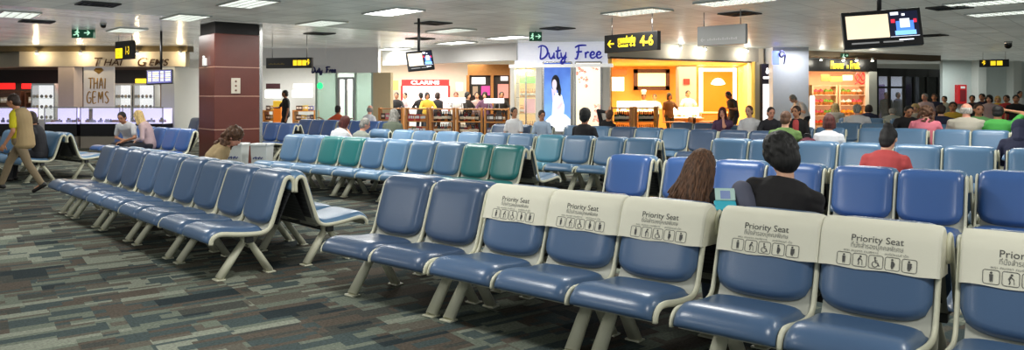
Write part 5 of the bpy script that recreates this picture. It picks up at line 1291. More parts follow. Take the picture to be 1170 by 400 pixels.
# ------------------------------------------------------------------ people
def skin(n, c): return mat('skin_' + n, c, .5, var=.05, vscale=10)
SK = {'light': skin('light', srgb(224, 172, 142)), 'tan': skin('tan', srgb(196, 138, 104)), 'brown': skin('brown', srgb(150, 98, 70)), 'pink': skin('pink', srgb(226, 160, 134))}
def hairm(n, c):
    m = bpy.data.materials.new('hair_' + n); m.use_nodes = True; nt = m.node_tree; b = nt.nodes['Principled BSDF']; b.inputs['Roughness'].default_value = .6
    tc = nt.nodes.new('ShaderNodeTexCoord'); mp = nt.nodes.new('ShaderNodeMapping'); mp.inputs['Scale'].default_value = (90, 90, 7)
    no = nt.nodes.new('ShaderNodeTexNoise'); no.inputs['Scale'].default_value = 1; no.inputs['Detail'].default_value = 4
    nt.links.new(tc.outputs['Object'], mp.inputs[0]); nt.links.new(mp.outputs[0], no.inputs['Vector'])
    rp = nt.nodes.new('ShaderNodeValToRGB'); rp.color_ramp.elements[0].color = tuple(x * .45 for x in c) + (1,); rp.color_ramp.elements[1].color = tuple(min(1, x * 1.6) for x in c) + (1,)
    rp.color_ramp.elements[0].position = .35; rp.color_ramp.elements[1].position = .7
    nt.links.new(no.outputs['Fac'], rp.inputs[0]); nt.links.new(rp.outputs[0], b.inputs['Base Color'])
    bp = nt.nodes.new('ShaderNodeBump'); bp.inputs['Strength'].default_value = .6; bp.inputs['Distance'].default_value = .006; nt.links.new(no.outputs['Fac'], bp.inputs['Height']); nt.links.new(bp.outputs[0], b.inputs['Normal'])
    return m
HR = {k: hairm(k, srgb(*c)) for k, c in {'black': (22, 20, 20), 'darkbrown': (52, 36, 28), 'brown': (100, 68, 46), 'auburn': (104, 50, 34), 'grey': (150, 146, 138), 'white': (196, 190, 180), 'blond': (206, 176, 116), 'redbrown': (84, 34, 28)}.items()}
def cloth(n, c): return mat('cloth_' + n, srgb(*c), .85, var=.12, vscale=9, bump=.25, bscale=26)
EYE = mat('eye_dark', srgb(36, 28, 26), .3); LIP = mat('lip', srgb(170, 84, 80), .5); SHOE = mat('shoe_dark', srgb(28, 26, 26), .5); SHOEB = mat('shoe_brown', srgb(90, 64, 44), .5)

def ik(a, b, l1, l2, pole):
    a, b = Vector(a), Vector(b); d = b - a; L = d.length
    if L > (l1 + l2) * .995: b = a + d.normalized() * (l1 + l2) * .995; d = b - a; L = d.length
    x = (l1 * l1 - l2 * l2 + L * L) / (2 * L); hh = math.sqrt(max(l1 * l1 - x * x, 0)); n = d.normalized()
    p = Vector(pole); p = p - n * p.dot(n)
    if p.length < 1e-5: p = Vector((0, 1, 0)) - n * n.y
    return a + n * x + p.normalized() * hh, b
def loftrings(bm, st_, seg=16):
    """st_: list of (centre, rx, ry, right, fwd)"""
    rings = []
    c0, rx, ry, rt, fw = st_[0]; up0 = rt.cross(fw)
    for k in (70, 35): rings.append([c0 - up0 * (.5 * min(rx, ry) * math.sin(R(k))) + rt * (rx * math.cos(R(k)) * math.cos(2 * math.pi * i / seg)) + fw * (ry * math.cos(R(k)) * math.sin(2 * math.pi * i / seg)) for i in range(seg)])
    for c, rx, ry, rt, fw in st_: rings.append([c + rt * (rx * math.cos(2 * math.pi * i / seg)) + fw * (ry * math.sin(2 * math.pi * i / seg)) for i in range(seg)])
    c0, rx, ry, rt, fw = st_[-1]; up0 = rt.cross(fw)
    for k in (35, 70): rings.append([c0 + up0 * (.5 * min(rx, ry) * math.sin(R(k))) + rt * (rx * math.cos(R(k)) * math.cos(2 * math.pi * i / seg)) + fw * (ry * math.cos(R(k)) * math.sin(2 * math.pi * i / seg)) for i in range(seg)])
    ringsurf(bm, rings)
def remesh(o, vox, it=3, f=.5):
    m = o.modifiers.new('surface', 'REMESH'); m.mode = 'VOXEL'; m.voxel_size = vox; m.use_smooth_shade = True
    s = o.modifiers.new('soften', 'SMOOTH'); s.factor = f; s.iterations = it
def hand(bm, wrist, elbow, palm_dir, s=1.0, curl=.35, side=1, fr=.0095):
    """palm with four unequal bent fingers and a thumb leaving its side"""
    w = Vector(wrist); d = (w - Vector(elbow)).normalized(); n = Vector(palm_dir); n = (n - d * n.dot(d))
    if n.length < 1e-4: n = frame_of(d)[0]
    n.normalize(); a = d.cross(n) * side
    M3 = Matrix((a, d, n)).transposed()
    c = w + d * .05 * s; ell(bm, c, (.041 * s, .055 * s, .018 * s), rot=M3, seg=10, rings=8)
    for k, (off, ln) in enumerate(((-.030, .066), (-.010, .078), (.011, .072), (.030, .056))):
        p = w + d * .092 * s + a * off * s; dd = d; r = fr * s
        for j, fl in enumerate((.45, .32, .25)):
            ang = curl * (1.0 + .5 * j); dd = (dd * math.cos(ang) + n * math.sin(ang)).normalized()
            q = p + dd * ln * fl * s * 1.05; tcap(bm, p, r, q, r * .88, seg=7); p = q; r *= .9
    p = w + d * .03 * s - a * .032 * s; dd = (d * .7 - a * .7 + n * .25).normalized()
    for fl in (.036, .028): q = p + dd * fl * s; tcap(bm, p, fr * 1.1 * s, q, fr * .95 * s, seg=7); p = q; dd = (dd + d * .5 + n * .3).normalized()

def person(x, y, rz, s=1.0, kind='sit', top=None, sleeve='short', bottom=None, hair=('short', 'black'), sk='light', lean=0.0, bend=0.0, roll=0.0, head=(0, 0, 0), arms=('lap', 'lap'),
           legs='sit', label='', vox=.015, shoes=SHOE, vest=None, seat=.43, twist=0.0, face=True, group=None, z0=0.0, headscale=1.0, extra_hair=None, shoulder=1.0, build=1.0, sc=None, legk=1.0, voff=-.035, vwide=1.0):
    K = lambda v: v * s
    bodyb, topb, botb, hb, vb = B(), B(), B(), B(), B(); shoeb = {-1: B(), 1: B()}
    V3 = Vector
    # spine ----------------------------------------------------------------
    if kind == 'sit': P0 = V3((0, 0, seat + K(.085)))
    else: P0 = V3((0, 0, K(.90)))
    a0, a1 = R(lean), R(lean + bend)
    def fr_(a, tw=0.0, ro=0.0):
        M = Matrix.Rotation(tw, 3, 'Z') @ Matrix.Rotation(-a, 3, 'X') @ Matrix.Rotation(ro, 3, 'Y')
        return M @ V3((1, 0, 0)), M @ V3((0, 1, 0)), M @ V3((0, 0, 1))
    tw = R(twist); ro = R(roll)
    f0, f1, f2 = fr_(a0 * .6, tw * .3, ro * .3), fr_((a0 + a1) / 2, tw * .7, ro * .7), fr_(a1, tw, ro)
    pw = P0 + f0[2] * K(.17); pch = pw + f1[2] * K(.17); psh = pch + f2[2] * K(.13); pn = psh + f2[2] * K(.045)
    g = build
    tor = [(P0 - f0[2] * K(.05), K(.150 * g), K(.115 * g)), (P0 + f0[2] * K(.05), K(.158 * g), K(.118 * g)), (pw, K(.138 * g), K(.100 * g)), (pch, K(.158 * g), K(.112 * g)), (psh - f2[2] * K(.03), K(.165 * shoulder), K(.100)), (psh + f2[2] * K(.025), K(.115 * shoulder), K(.075))]
    fs = [f0, f0, f0, f1, f2, f2]
    loftrings(bodyb, [(c, rx, ry, f[0], f[1]) for (c, rx, ry), f in zip(tor, fs)])
    # head -----------------------------------------------------------------
    hy, hp, hr_ = head
    Mh = Matrix.Rotation(tw + R(hy), 3, 'Z') @ Matrix.Rotation(-(a1 * .45 + R(hp)), 3, 'X') @ Matrix.Rotation(R(hr_), 3, 'Y')
    hx, hf, hu = Mh @ V3((1, 0, 0)), Mh @ V3((0, 1, 0)), Mh @ V3((0, 0, 1))
    hs = K(1.0) * headscale
    neck_top = pn + (f2[2] * .6 + hu * .4).normalized() * K(.075)
    hc = neck_top + hu * (.085 * hs) + hf * (.022 * hs)
    H = lambda a, b, c: hc + (hx * a + hf * b + hu * c) * hs
    tcap(bodyb, psh, K(.062), neck_top + hu * K(.03), K(.052), seg=12)
    ell(bodyb, H(0, -.008, .02), (.075 * hs, .094 * hs, .095 * hs), rot=Mh)
    ell(bodyb, H(0, .022, -.045), (.056 * hs, .066 * hs, .068 * hs), rot=Mh)
    tcap(bodyb, H(0, .080, .012), .011 * hs, H(0, .098, -.022), .016 * hs, seg=8)
    for sx in (-1, 1): ell(bodyb, H(sx * .076, -.005, -.008), (.012 * hs, .022 * hs, .032 * hs), rot=Mh, seg=8, rings=6)
    # arms -----------------------------------------------------------------
    for sx, arm in zip((-1, 1), arms):
        sh = psh + f2[0] * (sx * K(.172 * shoulder)) - f2[2] * K(.035)
        tgt, pole, pd, curl = arm if not isinstance(arm, str) else {
            'lap': (V3((sx * K(.07), K(.24), P0.z + K(.10))), V3((sx * .9, -.5, -.6)), V3((-sx, 0, -.6)), .35), 'side': (P0 + V3((sx * K(.25), K(.04), -K(.08))), V3((sx * .3, -1, 0)), V3((-sx, 0, 0)), .3),
            'thigh': (V3((sx * K(.15), K(.34), P0.z + K(.10))), V3((sx * .9, -.6, -.3)), V3((0, 0, -1)), .25), 'chin': (hc + hf * K(.09) - hu * K(.11) + hx * (sx * K(.03)), V3((sx * .5, .2, -1)), -hf, .6),
            'headhand': (H(sx * .11, .0, .03), V3((sx * 1, .3, -.2)), -hx * sx, .3), 'spread': (sh + V3((sx * K(.46), -K(.10), -K(.04))), V3((0, -.2, -1)), V3((0, 0, -1)), .4),
            'crossed': (V3((-sx * K(.12), K(.20), pw.z + K(.05))), V3((sx, 0, -.6)), V3((0, -1, 0)), .4), 'work': (V3((sx * K(.14), K(.34), P0.z + K(.22))), V3((sx, -.3, -.8)), V3((0, 0, -1)), .4),
            'knee': (V3((sx * K(.12), K(.44), P0.z + K(.07))), V3((sx * .9, -.4, -.4)), V3((0, 0, -1)), .45)}[arm]
        el, wr = ik(sh, tgt, K(.285), K(.245), pole)
        tcap(bodyb, sh, K(.046), el, K(.037)); tcap(bodyb, el, K(.038), wr, K(.026)); ell(bodyb, sh, (K(.052), K(.052), K(.052))); tcap(bodyb, psh + f2[2] * K(.012), K(.046), sh, K(.048))
        hand(bodyb, wr, el, pd, s, curl, side=sx, fr=.0095 if vox < .012 else .0115)
        if top is not None and sleeve != 'none':
            ell(topb, sh, (K(.060), K(.060), K(.058))); tcap(topb, psh + f2[2] * K(.018), K(.058), sh, K(.060)); tcap(topb, psh - f2[2] * K(.06), K(.085), sh - f2[2] * K(.05), K(.062))
            if sleeve == 'short': m_ = sh.lerp(el, .66); tcap(topb, sh, K(.062), m_, K(.060))
            else: tcap(topb, sh, K(.062), el, K(.052)); tcap(topb, el, K(.052), el.lerp(wr, .92), K(.040))
    # legs -----------------------------------------------------------------
    for sx in (-1, 1):
        hip = P0 + V3((sx * K(.088), 0, -K(.01)))
        if kind == 'stand':
            st_ = {'sit': (V3((sx * K(.10), 0, K(.085))), V3((0, 1, 0))), 'walk': (V3((sx * K(.08), K(.36) * sx, K(.10))), V3((0, 1, .2)))}[legs if legs in ('walk',) else 'sit']
            if legs == 'walk' and sx < 0: st_ = (V3((sx * K(.07), -K(.36), K(.14))), V3((0, 1, .1)))
            an, kp = st_
        elif legs == 'sit': an, kp = V3((sx * K(.11), K(.47), K(.085))), V3((sx * .05, 1, 1))
        elif legs == 'out': an, kp = V3((sx * K(.09), K(.74), K(.10))), V3((0, .3, 1))
        elif legs == 'up': an, kp = V3((sx * K(.09) , K(.33), seat + K(.085))), V3((sx * .05, .5, 1))
        elif legs == 'cross': an, kp = (V3((K(.10), K(.46), K(.085))), V3((0, 1, 1))) if sx < 0 else (V3((-K(.14), K(.62), K(.42))), V3((.3, .6, 1)))
        kn, an = ik(hip, an, K(.425 * legk), K(.41 * legk), kp)
        ft = V3((0, 1, 0)) if kind != 'sit' or legs != 'out' else V3((0, .55, .75))
        if kind == 'stand' and legs == 'walk' and sx < 0: ft = V3((0, .85, -.5))
        if kind == 'stand' and legs == 'walk' and sx > 0: ft = V3((0, .95, .25))
        toe = an + ft.normalized() * K(.15) - V3((0, 0, K(.03)))
        tcap(bodyb, hip, K(.082), kn, K(.054), seg=12); tcap(bodyb, kn, K(.055), kn.lerp(an, .4), K(.054)); tcap(bodyb, kn.lerp(an, .35), K(.054), an, K(.036)); tcap(bodyb, an, K(.036), toe, K(.03))
        if bottom is not None:
            ell(botb, hip, (K(.098), K(.104), K(.10))); tcap(botb, hip, K(.097), kn, K(.068), seg=12)
            tcap(botb, kn, K(.068), kn.lerp(an, .4), K(.066)); tcap(botb, kn.lerp(an, .4), K(.066), an.lerp(kn, .06), K(.054))
        shb = shoeb[sx]; tcap(shb, an - V3((0, 0, K(.028))) - ft * K(.035), K(.045), toe - V3((0, 0, K(.005))), K(.036)); tcap(shb, an + V3((0, 0, K(.01))), K(.046), an - V3((0, 0, K(.02))), K(.05))
    # clothes ----------------------------------------------------------------
    e = K(.018)
    if top is not None:
        low = 0 if sleeve != 'vest' else 1
        loftrings(topb, [(c, rx + e, ry + e, f[0], f[1]) for (c, rx, ry), f in list(zip(tor, fs))[low:]])
    if bottom is not None: loftrings(botb, [(c, rx + e * .7, ry + e * .7, f[0], f[1]) for (c, rx, ry), f in list(zip(tor, fs))[:2]])
    if vest is not None:
        loftrings(vb, [(c + f[1] * K(voff), (rx + e * 1.9) * vwide, ry + e * 1.1, f[0], f[1]) for (c, rx, ry), f in list(zip([(P0 - V3((0, 0, K(.10))), K(.165), K(.13))] + tor[1:], [f0] + fs[1:]))])
    # hair ---------------------------------------------------------------------
    style, hcol = hair; hm = HR.get(hcol)
    if style != 'bald':
        def cap_(k=1.0, back=-.022, up=.030):
            ell(hb, H(0, back, up), (.086 * hs * k, .098 * hs * k, .098 * hs * k), rot=Mh)
            ell(hb, H(0, back - .03, -.03), (.078 * hs * k, .066 * hs * k, .075 * hs * k), rot=Mh)
        rnd = random.Random(hash(label) % 9999 if False else len(label))
        if style in ('short', 'cropped'): cap_(1.0 if style == 'short' else .97)
        elif style == 'full':
            cap_(1.12, -.024, .034); ell(hb, H(0, -.055, -.055), (.072 * hs, .055 * hs, .065 * hs), rot=Mh)
            for k in range(120):
                a = rnd.uniform(-math.pi, math.pi); b_ = rnd.uniform(-.75, 1.3)
                d = V3((math.cos(a) * math.cos(b_), math.sin(a) * math.cos(b_), math.sin(b_)))
                if d.y > .5 and d.z < .45: continue
                p = H(d.x * .092, d.y * .106 - .024, d.z * .106 + .034); t_ = (hx * rnd.uniform(-.6, .6) + hf * (-.3 - d.z * .3) + hu * (-.9 + d.z * .5)); t_ = t_ - (hx * d.x + hf * d.y + hu * d.z) * t_.dot(hx * d.x + hf * d.y + hu * d.z) * .8
                tcap(hb, p, .015 * hs, p + t_ * .05 * hs, .007 * hs, seg=6)
        elif style in ('long', 'longwide'):
            cap_(1.05); wd = 1.0 if style == 'long' else 1.35
            L = .34 if style == 'long' else .40
            loftrings(hb, [(H(0, -.055, -L) - f2[1] * K(.03), .115 * hs * wd, .048 * hs, hx, hf), (H(0, -.05, -.20), .108 * hs * wd, .062 * hs, hx, hf), (H(0, -.035, -.08), .098 * hs, .075 * hs, hx, hf), (H(0, -.02, .03), .088 * hs, .085 * hs, hx, hf)])
            for sx in (-1, 1): tcap(hb, H(sx * .070, .03, .03), .024 * hs, H(sx * .088, .02, -.17), .026 * hs)
        elif style == 'bob':
            cap_(1.06); loftrings(hb, [(H(0, -.04, -.10), .09 * hs, .062 * hs, hx, hf), (H(0, -.03, .0), .092 * hs, .08 * hs, hx, hf)])
            for sx in (-1, 1): tcap(hb, H(sx * .074, .01, .03), .024 * hs, H(sx * .082, .005, -.08), .022 * hs)
        elif style == 'bun':
            cap_(1.0); ell(hb, H(0, -.075, .105), (.050 * hs, .05 * hs, .046 * hs), rot=Mh); ell(hb, H(0, -.06, -.08), (.06 * hs, .04 * hs, .05 * hs), rot=Mh)
        elif style == 'curly':
            cap_(1.08)
            for k in range(90):
                a = rnd.uniform(-math.pi, math.pi); z = rnd.uniform(-.24, .12); rr = .10 * (1 if z > -.05 else 1.1)
                if math.sin(a) > .55 and z < .06: continue
                zz = max(min((z - .03) / .1, 1), -1); k2 = math.sqrt(max(1 - max(zz, 0) ** 2, .05))
                ell(hb, H(math.cos(a) * rr * k2, math.sin(a) * rr * k2 - .025, z), (.026 * hs,) * 3, seg=7, rings=5)
        elif style == 'fringe':
            loftrings(hb, [(H(0, -.035, -.06), .082 * hs, .055 * hs, hx, hf), (H(0, -.025, -.01), .084 * hs, .08 * hs, hx, hf), (H(0, -.02, .02), .082 * hs, .088 * hs, hx, hf)])
        elif style == 'chef': cap_(1.0)
        elif style == 'hood': ell(hb, H(0, -.02, .01), (.105 * hs, .115 * hs, .13 * hs), rot=Mh); tcap(hb, H(0, -.05, -.1), .09 * hs, psh - f2[1] * K(.04), K(.11))
    body = obj('person', bodyb, SK[sk]); tag(body, label, 'person', group)
    body.location = (x, y, z0); body.rotation_euler = (0, 0, rz); remesh(body, vox, 3)
    if sc: body.scale = sc
    def child(n, b_, m, it=4, v=None):
        if not b_.verts: b_.free(); return None
        o = obj(n, b_, m, body); remesh(o, v or vox, it); return o
    child('trousers', botb, bottom); child('shirt', topb, top); child('shoe', shoeb[-1], shoes); child('shoe', shoeb[1], shoes); child('waistcoat' if vest else 'vest', vb, vest)
    child('hair' if style != 'hood' else 'hood', hb, hm if style != 'hood' else top, it=2, v=min(vox, .012))
    if face:
        fb = B()
        for sx in (-1, 1): ell(fb, H(sx * .032, .078, .012), (.013 * hs, .010 * hs, .008 * hs), rot=Mh, seg=8, rings=6); tcap(fb, H(sx * .018, .087, .034), .005 * hs, H(sx * .048, .076, .036), .004 * hs, seg=6)
        obj('eyes', fb, EYE, body)
        fb = B(); ell(fb, H(0, .086, -.058), (.024 * hs, .008 * hs, .008 * hs), rot=Mh, seg=10, rings=6); obj('mouth', fb, LIP, body)
    if style == 'chef':
        fb = B(); c0 = H(0, -.02, .08); lathe(fb, (0, 0, 0), [(.085 * hs, 0), (.085 * hs, .06), (.11 * hs, .12), (.10 * hs, .17), (.03, .19)], 14); o = obj('chef_hat', fb, WHITE, body); o.location = c0
    return body, dict(H=H, hx=hx, hf=hf, hu=hu, hs=hs, psh=psh, f2=f2, Mh=Mh)

AW, US = R(52.5 - 90), R(52.5 + 90)          # facing away from / towards the camera along the benches' depth
def sitter(key, i, **kw):
    fw_, sd_, px = kw.pop('fwd', .30), kw.pop('side', 0), kw.pop('px', None)
    p, rz = seat_at(key, i, fwd=fw_, side=sd_)
    if px:                                                    # slide along the bench to where the photo shows the sitter
        b_, o_, rz_, of_, pi_ = BENCHES[key]; k = (px - CX) / F; ex = Vector((math.cos(rz_), math.sin(rz_)))
        p = p + ex * ((k * p.y - p.x) / (ex.x - k * ex.y))
    rz += R(kw.pop('turn', 0))
    return person(p.x, p.y, rz, kind='sit', **kw)
BK, BLK2 = cloth('black', (30, 28, 30)), cloth('soft_black', (44, 44, 50)); JEAN = cloth('jeans', (66, 78, 100)); GREYJ = cloth('grey_denim', (98, 100, 118)); WHT = cloth('white', (222, 222, 224)); CORAL = cloth('coral', (206, 84, 84))
GREEN = cloth('green', (104, 134, 74)); PURP = cloth('plum', (96, 66, 96)); TAN = cloth('tan', (176, 152, 112)); YEL = cloth('yellow', (220, 206, 40)); ORNG = cloth('orange', (206, 84, 44)); KHAKI = cloth('khaki', (136, 120, 96)); PINK = cloth('pink', (232, 130, 146))
BEIGE = cloth('beige', (178, 172, 156)); NAVYC = cloth('navy', (32, 36, 62)); GRN2 = cloth('bright_green', (70, 160, 70)); GRN3 = cloth('pale_green_check', (120, 180, 112)); OLIVE = cloth('grey_green', (96, 104, 88)); LPINK = cloth('grey_pink', (190, 164, 164)); YELS = cloth('mustard', (214, 176, 62)); RED = cloth('red', (170, 46, 50)); GREYC = cloth('grey', (150, 156, 146)); BRN = cloth('brown', (120, 84, 56)); LBLUE = cloth('pale_blue', (170, 190, 214))
M_SHOT = {}
# --- the pair behind the priority row
gp, grz = seat_at('front1b', 0, .30)
b_girl, hg = person(gp.x, gp.y, grz, s=.87, top=BK, sleeve='short', bottom=JEAN, hair=('short', 'brown'), sk='light', lean=-4, bend=10, head=(-14, 14, 6), arms=('lap', (Vector((.22, .30, .80)), Vector((.6, -.4, -1)), Vector((-1, 0, .3)), .5)), legs='sit', vox=.009,
    label='girl with long brown hair in dark top, seen from behind over the covers')
bm = B(); rnd = random.Random(3)                                # long hair as overlapping locks
H, hs = hg['H'], hg['hs']
for k in range(230):
    a = rnd.uniform(R(-205), R(25)); b_ = rnd.uniform(.1, 1.35)
    d = Vector((math.cos(a) * math.cos(b_), math.sin(a) * math.cos(b_), math.sin(b_)))
    p0 = H(d.x * .088, d.y * .10 - .022, d.z * .098 + .03)
    e_ = Vector((math.cos(a), min(math.sin(a), .25) , 0))
    p1 = H(e_.x * .104, e_.y * .108 - .025, -.02 + rnd.uniform(-.02, .02)); L = rnd.uniform(.24, .40); j = rnd.uniform(-.016, .016)
    p2 = H(e_.x * .122 + j, e_.y * .105 - .035, -.16); p3 = H(e_.x * .150 + j * 2.5, e_.y * .07 - .07 + j, -.12 - L * .62); r_ = rnd.uniform(.009, .016)
    pts = catmull([p0, p1, p2 + Vector((rnd.uniform(-.008, .008), 0, 0)), p3], 6); n = len(pts); ph = rnd.uniform(0, 6.3)
    pts = [q + Vector((.0045 * math.sin(i * .7 + ph), .004 * math.cos(i * .7 + ph), 0)) * min(1, i / 6) for i, q in enumerate(pts)]
    tube(bm, pts, [r_ * (.5 + .6 * math.sin(math.pi * min(1, .18 + .7 * i / n))) * (1 - .55 * (i / n) ** 3) for i in range(n)], seg=6)
obj('long_hair', bm, HR['brown'], b_girl)
b_boy, hb_ = sitter('front2b', 1, px=887, fwd=.26, turn=76, roll=12, legk=1.13, s=1.0, shoulder=1.08, headscale=1.1, top=BK, sleeve='short', bottom=GREYJ, hair=('full', 'black'), sk='light', lean=-2, bend=16, twist=-54, head=(12, 14, -12), legs='up',
    arms=((Vector((-.04, .34, .74)), Vector((.1, .1, -1)), Vector((1, 0, 0)), .6), (Vector((.24, .30, .72)), Vector((.35, -.5, -1)), Vector((-1, 0, 0)), .5)), vox=.009, label='man with thick black hair in black T-shirt, grey-jeaned knees drawn up')
# the handheld console the two look at
cx_, cy_ = W(829, 4.70), 4.70; cz_ = Zat(229, 4.70)
r = empty('handheld_console', (cx_, cy_, cz_), R(-8), 'light blue handheld game console between the girl and the man', 'game console')
E1 = mat('console_cyan', srgb(70, 190, 214), .35); E2 = mat('console_pale', srgb(186, 220, 212), .35)
bm = B(); box(bm, (0, .02, .035), (.125, .012, .082), bev=.005, rot=Matrix.Rotation(R(-25), 3, 'X')); obj('lid', bm, E2, r)
bm = B(); box(bm, (0, .0125, .034), (.06, .004, .052), rot=Matrix.Rotation(R(-25), 3, 'X')); obj('screen', bm, mat('console_screen', srgb(96, 116, 160), .3, emit=.25), r)
bm = B(); box(bm, (-.005, -.035, -.03), (.135, .016, .095), bev=.006, rot=Matrix.Rotation(R(-62), 3, 'X')); obj('base', bm, E1, r)
# --- left side
G_ = dict(vox=.013)
person(W(24, 12.1), 12.1, R(100), s=.95, kind='stand', voff=-.06, top=YEL, sleeve='short', bottom=KHAKI, vest=TAN, hair=('short', 'darkbrown'), sk='tan', lean=4, bend=8, head=(0, 10, 0), legs='walk',
    arms=((Vector((-.22, .14, .80)), Vector((-.3, -1, 0)), Vector((1, 0, 0)), .5), 'side'), label='person walking left in yellow shirt, long tan waistcoat and baggy khaki trousers', **G_)
sitter('walker0', 2, px=46, s=1.0, top=BLK2, sleeve='long', bottom=BLK2, hair=('bob', 'darkbrown'), sk='tan', lean=5, bend=14, head=(-20, 10, 0), arms=('lap', 'knee'), label='person in dark jacket seated behind the walking person', turn=-40, **G_)
sitter('couple0', 1, px=150, s=1.02, top=WHT, sleeve='short', bottom=BLK2, hair=('short', 'black'), sk='tan', lean=18, bend=24, head=(12, 6, 0), arms=('knee', 'lap'), turn=30, label='dark-haired man in white T-shirt leaning forward beside a blonde woman', **G_)
sitter('couple0', 2, px=171, s=1.0, top=LPINK, sleeve='long', bottom=BLK2, hair=('long', 'blond'), sk='light', lean=8, bend=20, head=(-22, 10, 0), arms=('lap', 'lap'), turn=-35, label='blonde woman in greyish pink jumper beside a man in white T-shirt', **G_)
sitter('left2b', 0, px=238, turn=-22, s=.97, top=TAN, sleeve='short', bottom=BLK2, hair=('curly', 'brown'), sk='pink', lean=10, bend=28, head=(-25, 22, 0), arms=('lap', 'lap'), label='woman with curly brown hair in beige top bent forward beside the clear bins', **G_)
sitter('teal1b', 1, px=384, s=.93, top=WHT, sleeve='short', bottom=JEAN, hair=('bob', 'redbrown'), sk='light', lean=6, bend=16, head=(0, 12, 16), arms=('lap', 'chin'), label='red-haired woman in white top behind the far teal seats, head on hand', **G_)
sitter('teal2b', 1, px=410, s=.88, top=GREYC, sleeve='short', bottom=KHAKI, hair=('short', 'grey'), sk='pink', lean=2, bend=14, head=(-30, 10, 10), arms=('lap', 'lap'), label='grey-haired man slumped low behind the second far teal seat', **G_)
sitter('glass0b', 0, px=387, s=1.0, top=ORNG, sleeve='short', bottom=JEAN, hair=('short', 'black'), sk='brown', lean=-6, bend=4, head=(10, 0, 0), arms=('spread', 'spread'), label='man in orange T-shirt with both arms spread along the seat backs', **G_)
sitter('glass1b', 2, px=421, s=1.02, top=WHT, sleeve='short', bottom=JEAN, hair=('fringe', 'grey'), sk='pink', lean=0, bend=8, head=(25, 5, 0), arms=('lap', 'lap'), label='balding man in pale shirt right of the man in orange', **G_)
person(W(447, 15.75), 15.75, AW + R(20), s=1.0, top=OLIVE, sleeve='long', bottom=BLK2, hair=('long', 'grey'), sk='light', lean=4, bend=12, head=(0, 6, 0), arms=('lap', 'lap'), label='woman with long grey hair in grey green jacket, seen from behind', **G_)
BENCH_FOR = (W(447, 15.75), 15.75)
bench('jacket', BENCH_FOR[0] + .29 * math.cos(AW) + .30 * math.sin(AW) , BENCH_FOR[1] + .29 * math.sin(AW) - .30 * math.cos(AW), AW + math.pi, [0], [V_STEEL], 'blue seat under the woman in grey green jacket')
sitter('third3b', 0, px=667, s=1.04, top=BK, sleeve='short', bottom=JEAN, hair=('full', 'black'), sk='brown', lean=0, bend=6, head=(0, 2, 0), arms=('lap', 'lap'), label='man with black hair in dark shirt seen from behind before the lit posters', **G_)
sitter('cafe0b', 0, px=694, s=.98, top=BK, sleeve='long', bottom=BK, hair=('short', 'brown'), sk='tan', lean=-18, bend=4, roll=14, head=(30, -8, 18), arms=('headhand', 'lap'), label='person in dark jacket dozing with an arm raised, below the cream poster', turn=0, **G_)
sitter('shelfside0', 1, px=588, s=1.0, top=WHT, sleeve='short', bottom=JEAN, hair=('short', 'black'), sk='tan', lean=0, bend=6, head=(60, 0, 0), arms=('lap', 'lap'), label='dark-haired person in white top before the yellow glass display', **G_)
sitter('shelfside0', 2, px=621, s=.96, top=LBLUE, sleeve='short', bottom=JEAN, hair=('short', 'darkbrown'), sk='tan', lean=4, bend=14, head=(50, 12, 0), arms=('lap', 'lap'), label='dark-haired person with bowed head before the blue poster', **G_)
# --- middle right: faces
sitter('faces0', 0, px=827, s=1.02, top=PURP, sleeve='short', bottom=JEAN, hair=('long', 'redbrown'), sk='pink', lean=4, bend=8, head=(8, 4, 0), arms=('chin', 'lap'), label='woman with long reddish hair in plum top facing the camera', **G_)
sitter('faces0', 1, px=857, s=1.06, top=WHT, sleeve='short', bottom=KHAKI, hair=('cropped', 'brown'), sk='light', lean=0, bend=8, head=(-8, 4, 0), arms=('spread', 'lap'), label='man in white T-shirt facing the camera beside the woman in plum top', **G_)
sitter('faces1', 0, px=882, s=1.06, top=BLK2, sleeve='short', bottom=JEAN, hair=('cropped', 'darkbrown'), sk='pink', lean=8, bend=14, head=(34, 8, 0), arms=('thigh', 'knee'), label='man in black T-shirt turned sideways beside the man in white T-shirt', **G_)
sitter('faces1', 1, px=911, s=1.06, top=BK, sleeve='long', bottom=BLK2, hair=('short', 'darkbrown'), sk='tan', lean=2, bend=6, head=(-14, 2, 0), arms=('lap', 'lap'), vest=CORAL, voff=.035, vwide=.42, label='woman in black cardigan over coral top facing the camera', **G_)
sitter('right0b', 0, px=896, s=1.03, top=GREEN, sleeve='short', bottom=KHAKI, hair=('cropped', 'brown'), sk='light', lean=0, bend=10, head=(0, 6, 0), arms=('knee', 'knee'), shoulder=1.12, build=1.12, label='broad man in green T-shirt seen from behind the man in black T-shirt', **G_)
sitter('right1b', 0, px=946, s=.98, top=WHT, sleeve='short', bottom=JEAN, hair=('bob', 'redbrown'), sk='light', lean=2, bend=10, head=(14, 8, 0), arms=('lap', 'lap'), label='woman with short dark red hair in white top seen from behind', **G_)
sitter('mid2b', 1, px=1010, s=.97, top=CORAL, sleeve='short', bottom=BLK2, hair=('bun', 'black'), sk='light', lean=4, bend=16, head=(-10, 18, 0), arms=('lap', 'lap'), label='woman with black hair bun in coral top seen from behind', **dict(vox=.011))
p, rz = seat_at('right3b', 1, .3)
sitter('right3b', 1, px=1164, s=1.0, top=NAVYC, sleeve='long', bottom=NAVYC, hair=('hood', 'black'), sk='light', lean=10, bend=22, head=(0, 20, 0), arms=('lap', 'lap'), label='person in dark navy hood cut by the right picture edge', **G_)
r = empty('backpack', (0, 0, 0), 0, 'maroon bag on a seat beside the dark hair bun', 'bag'); p, rz = seat_at('right1b', 1, .25, side=.24); r.location = (p.x, p.y, .44); r.rotation_euler = (0, 0, rz)
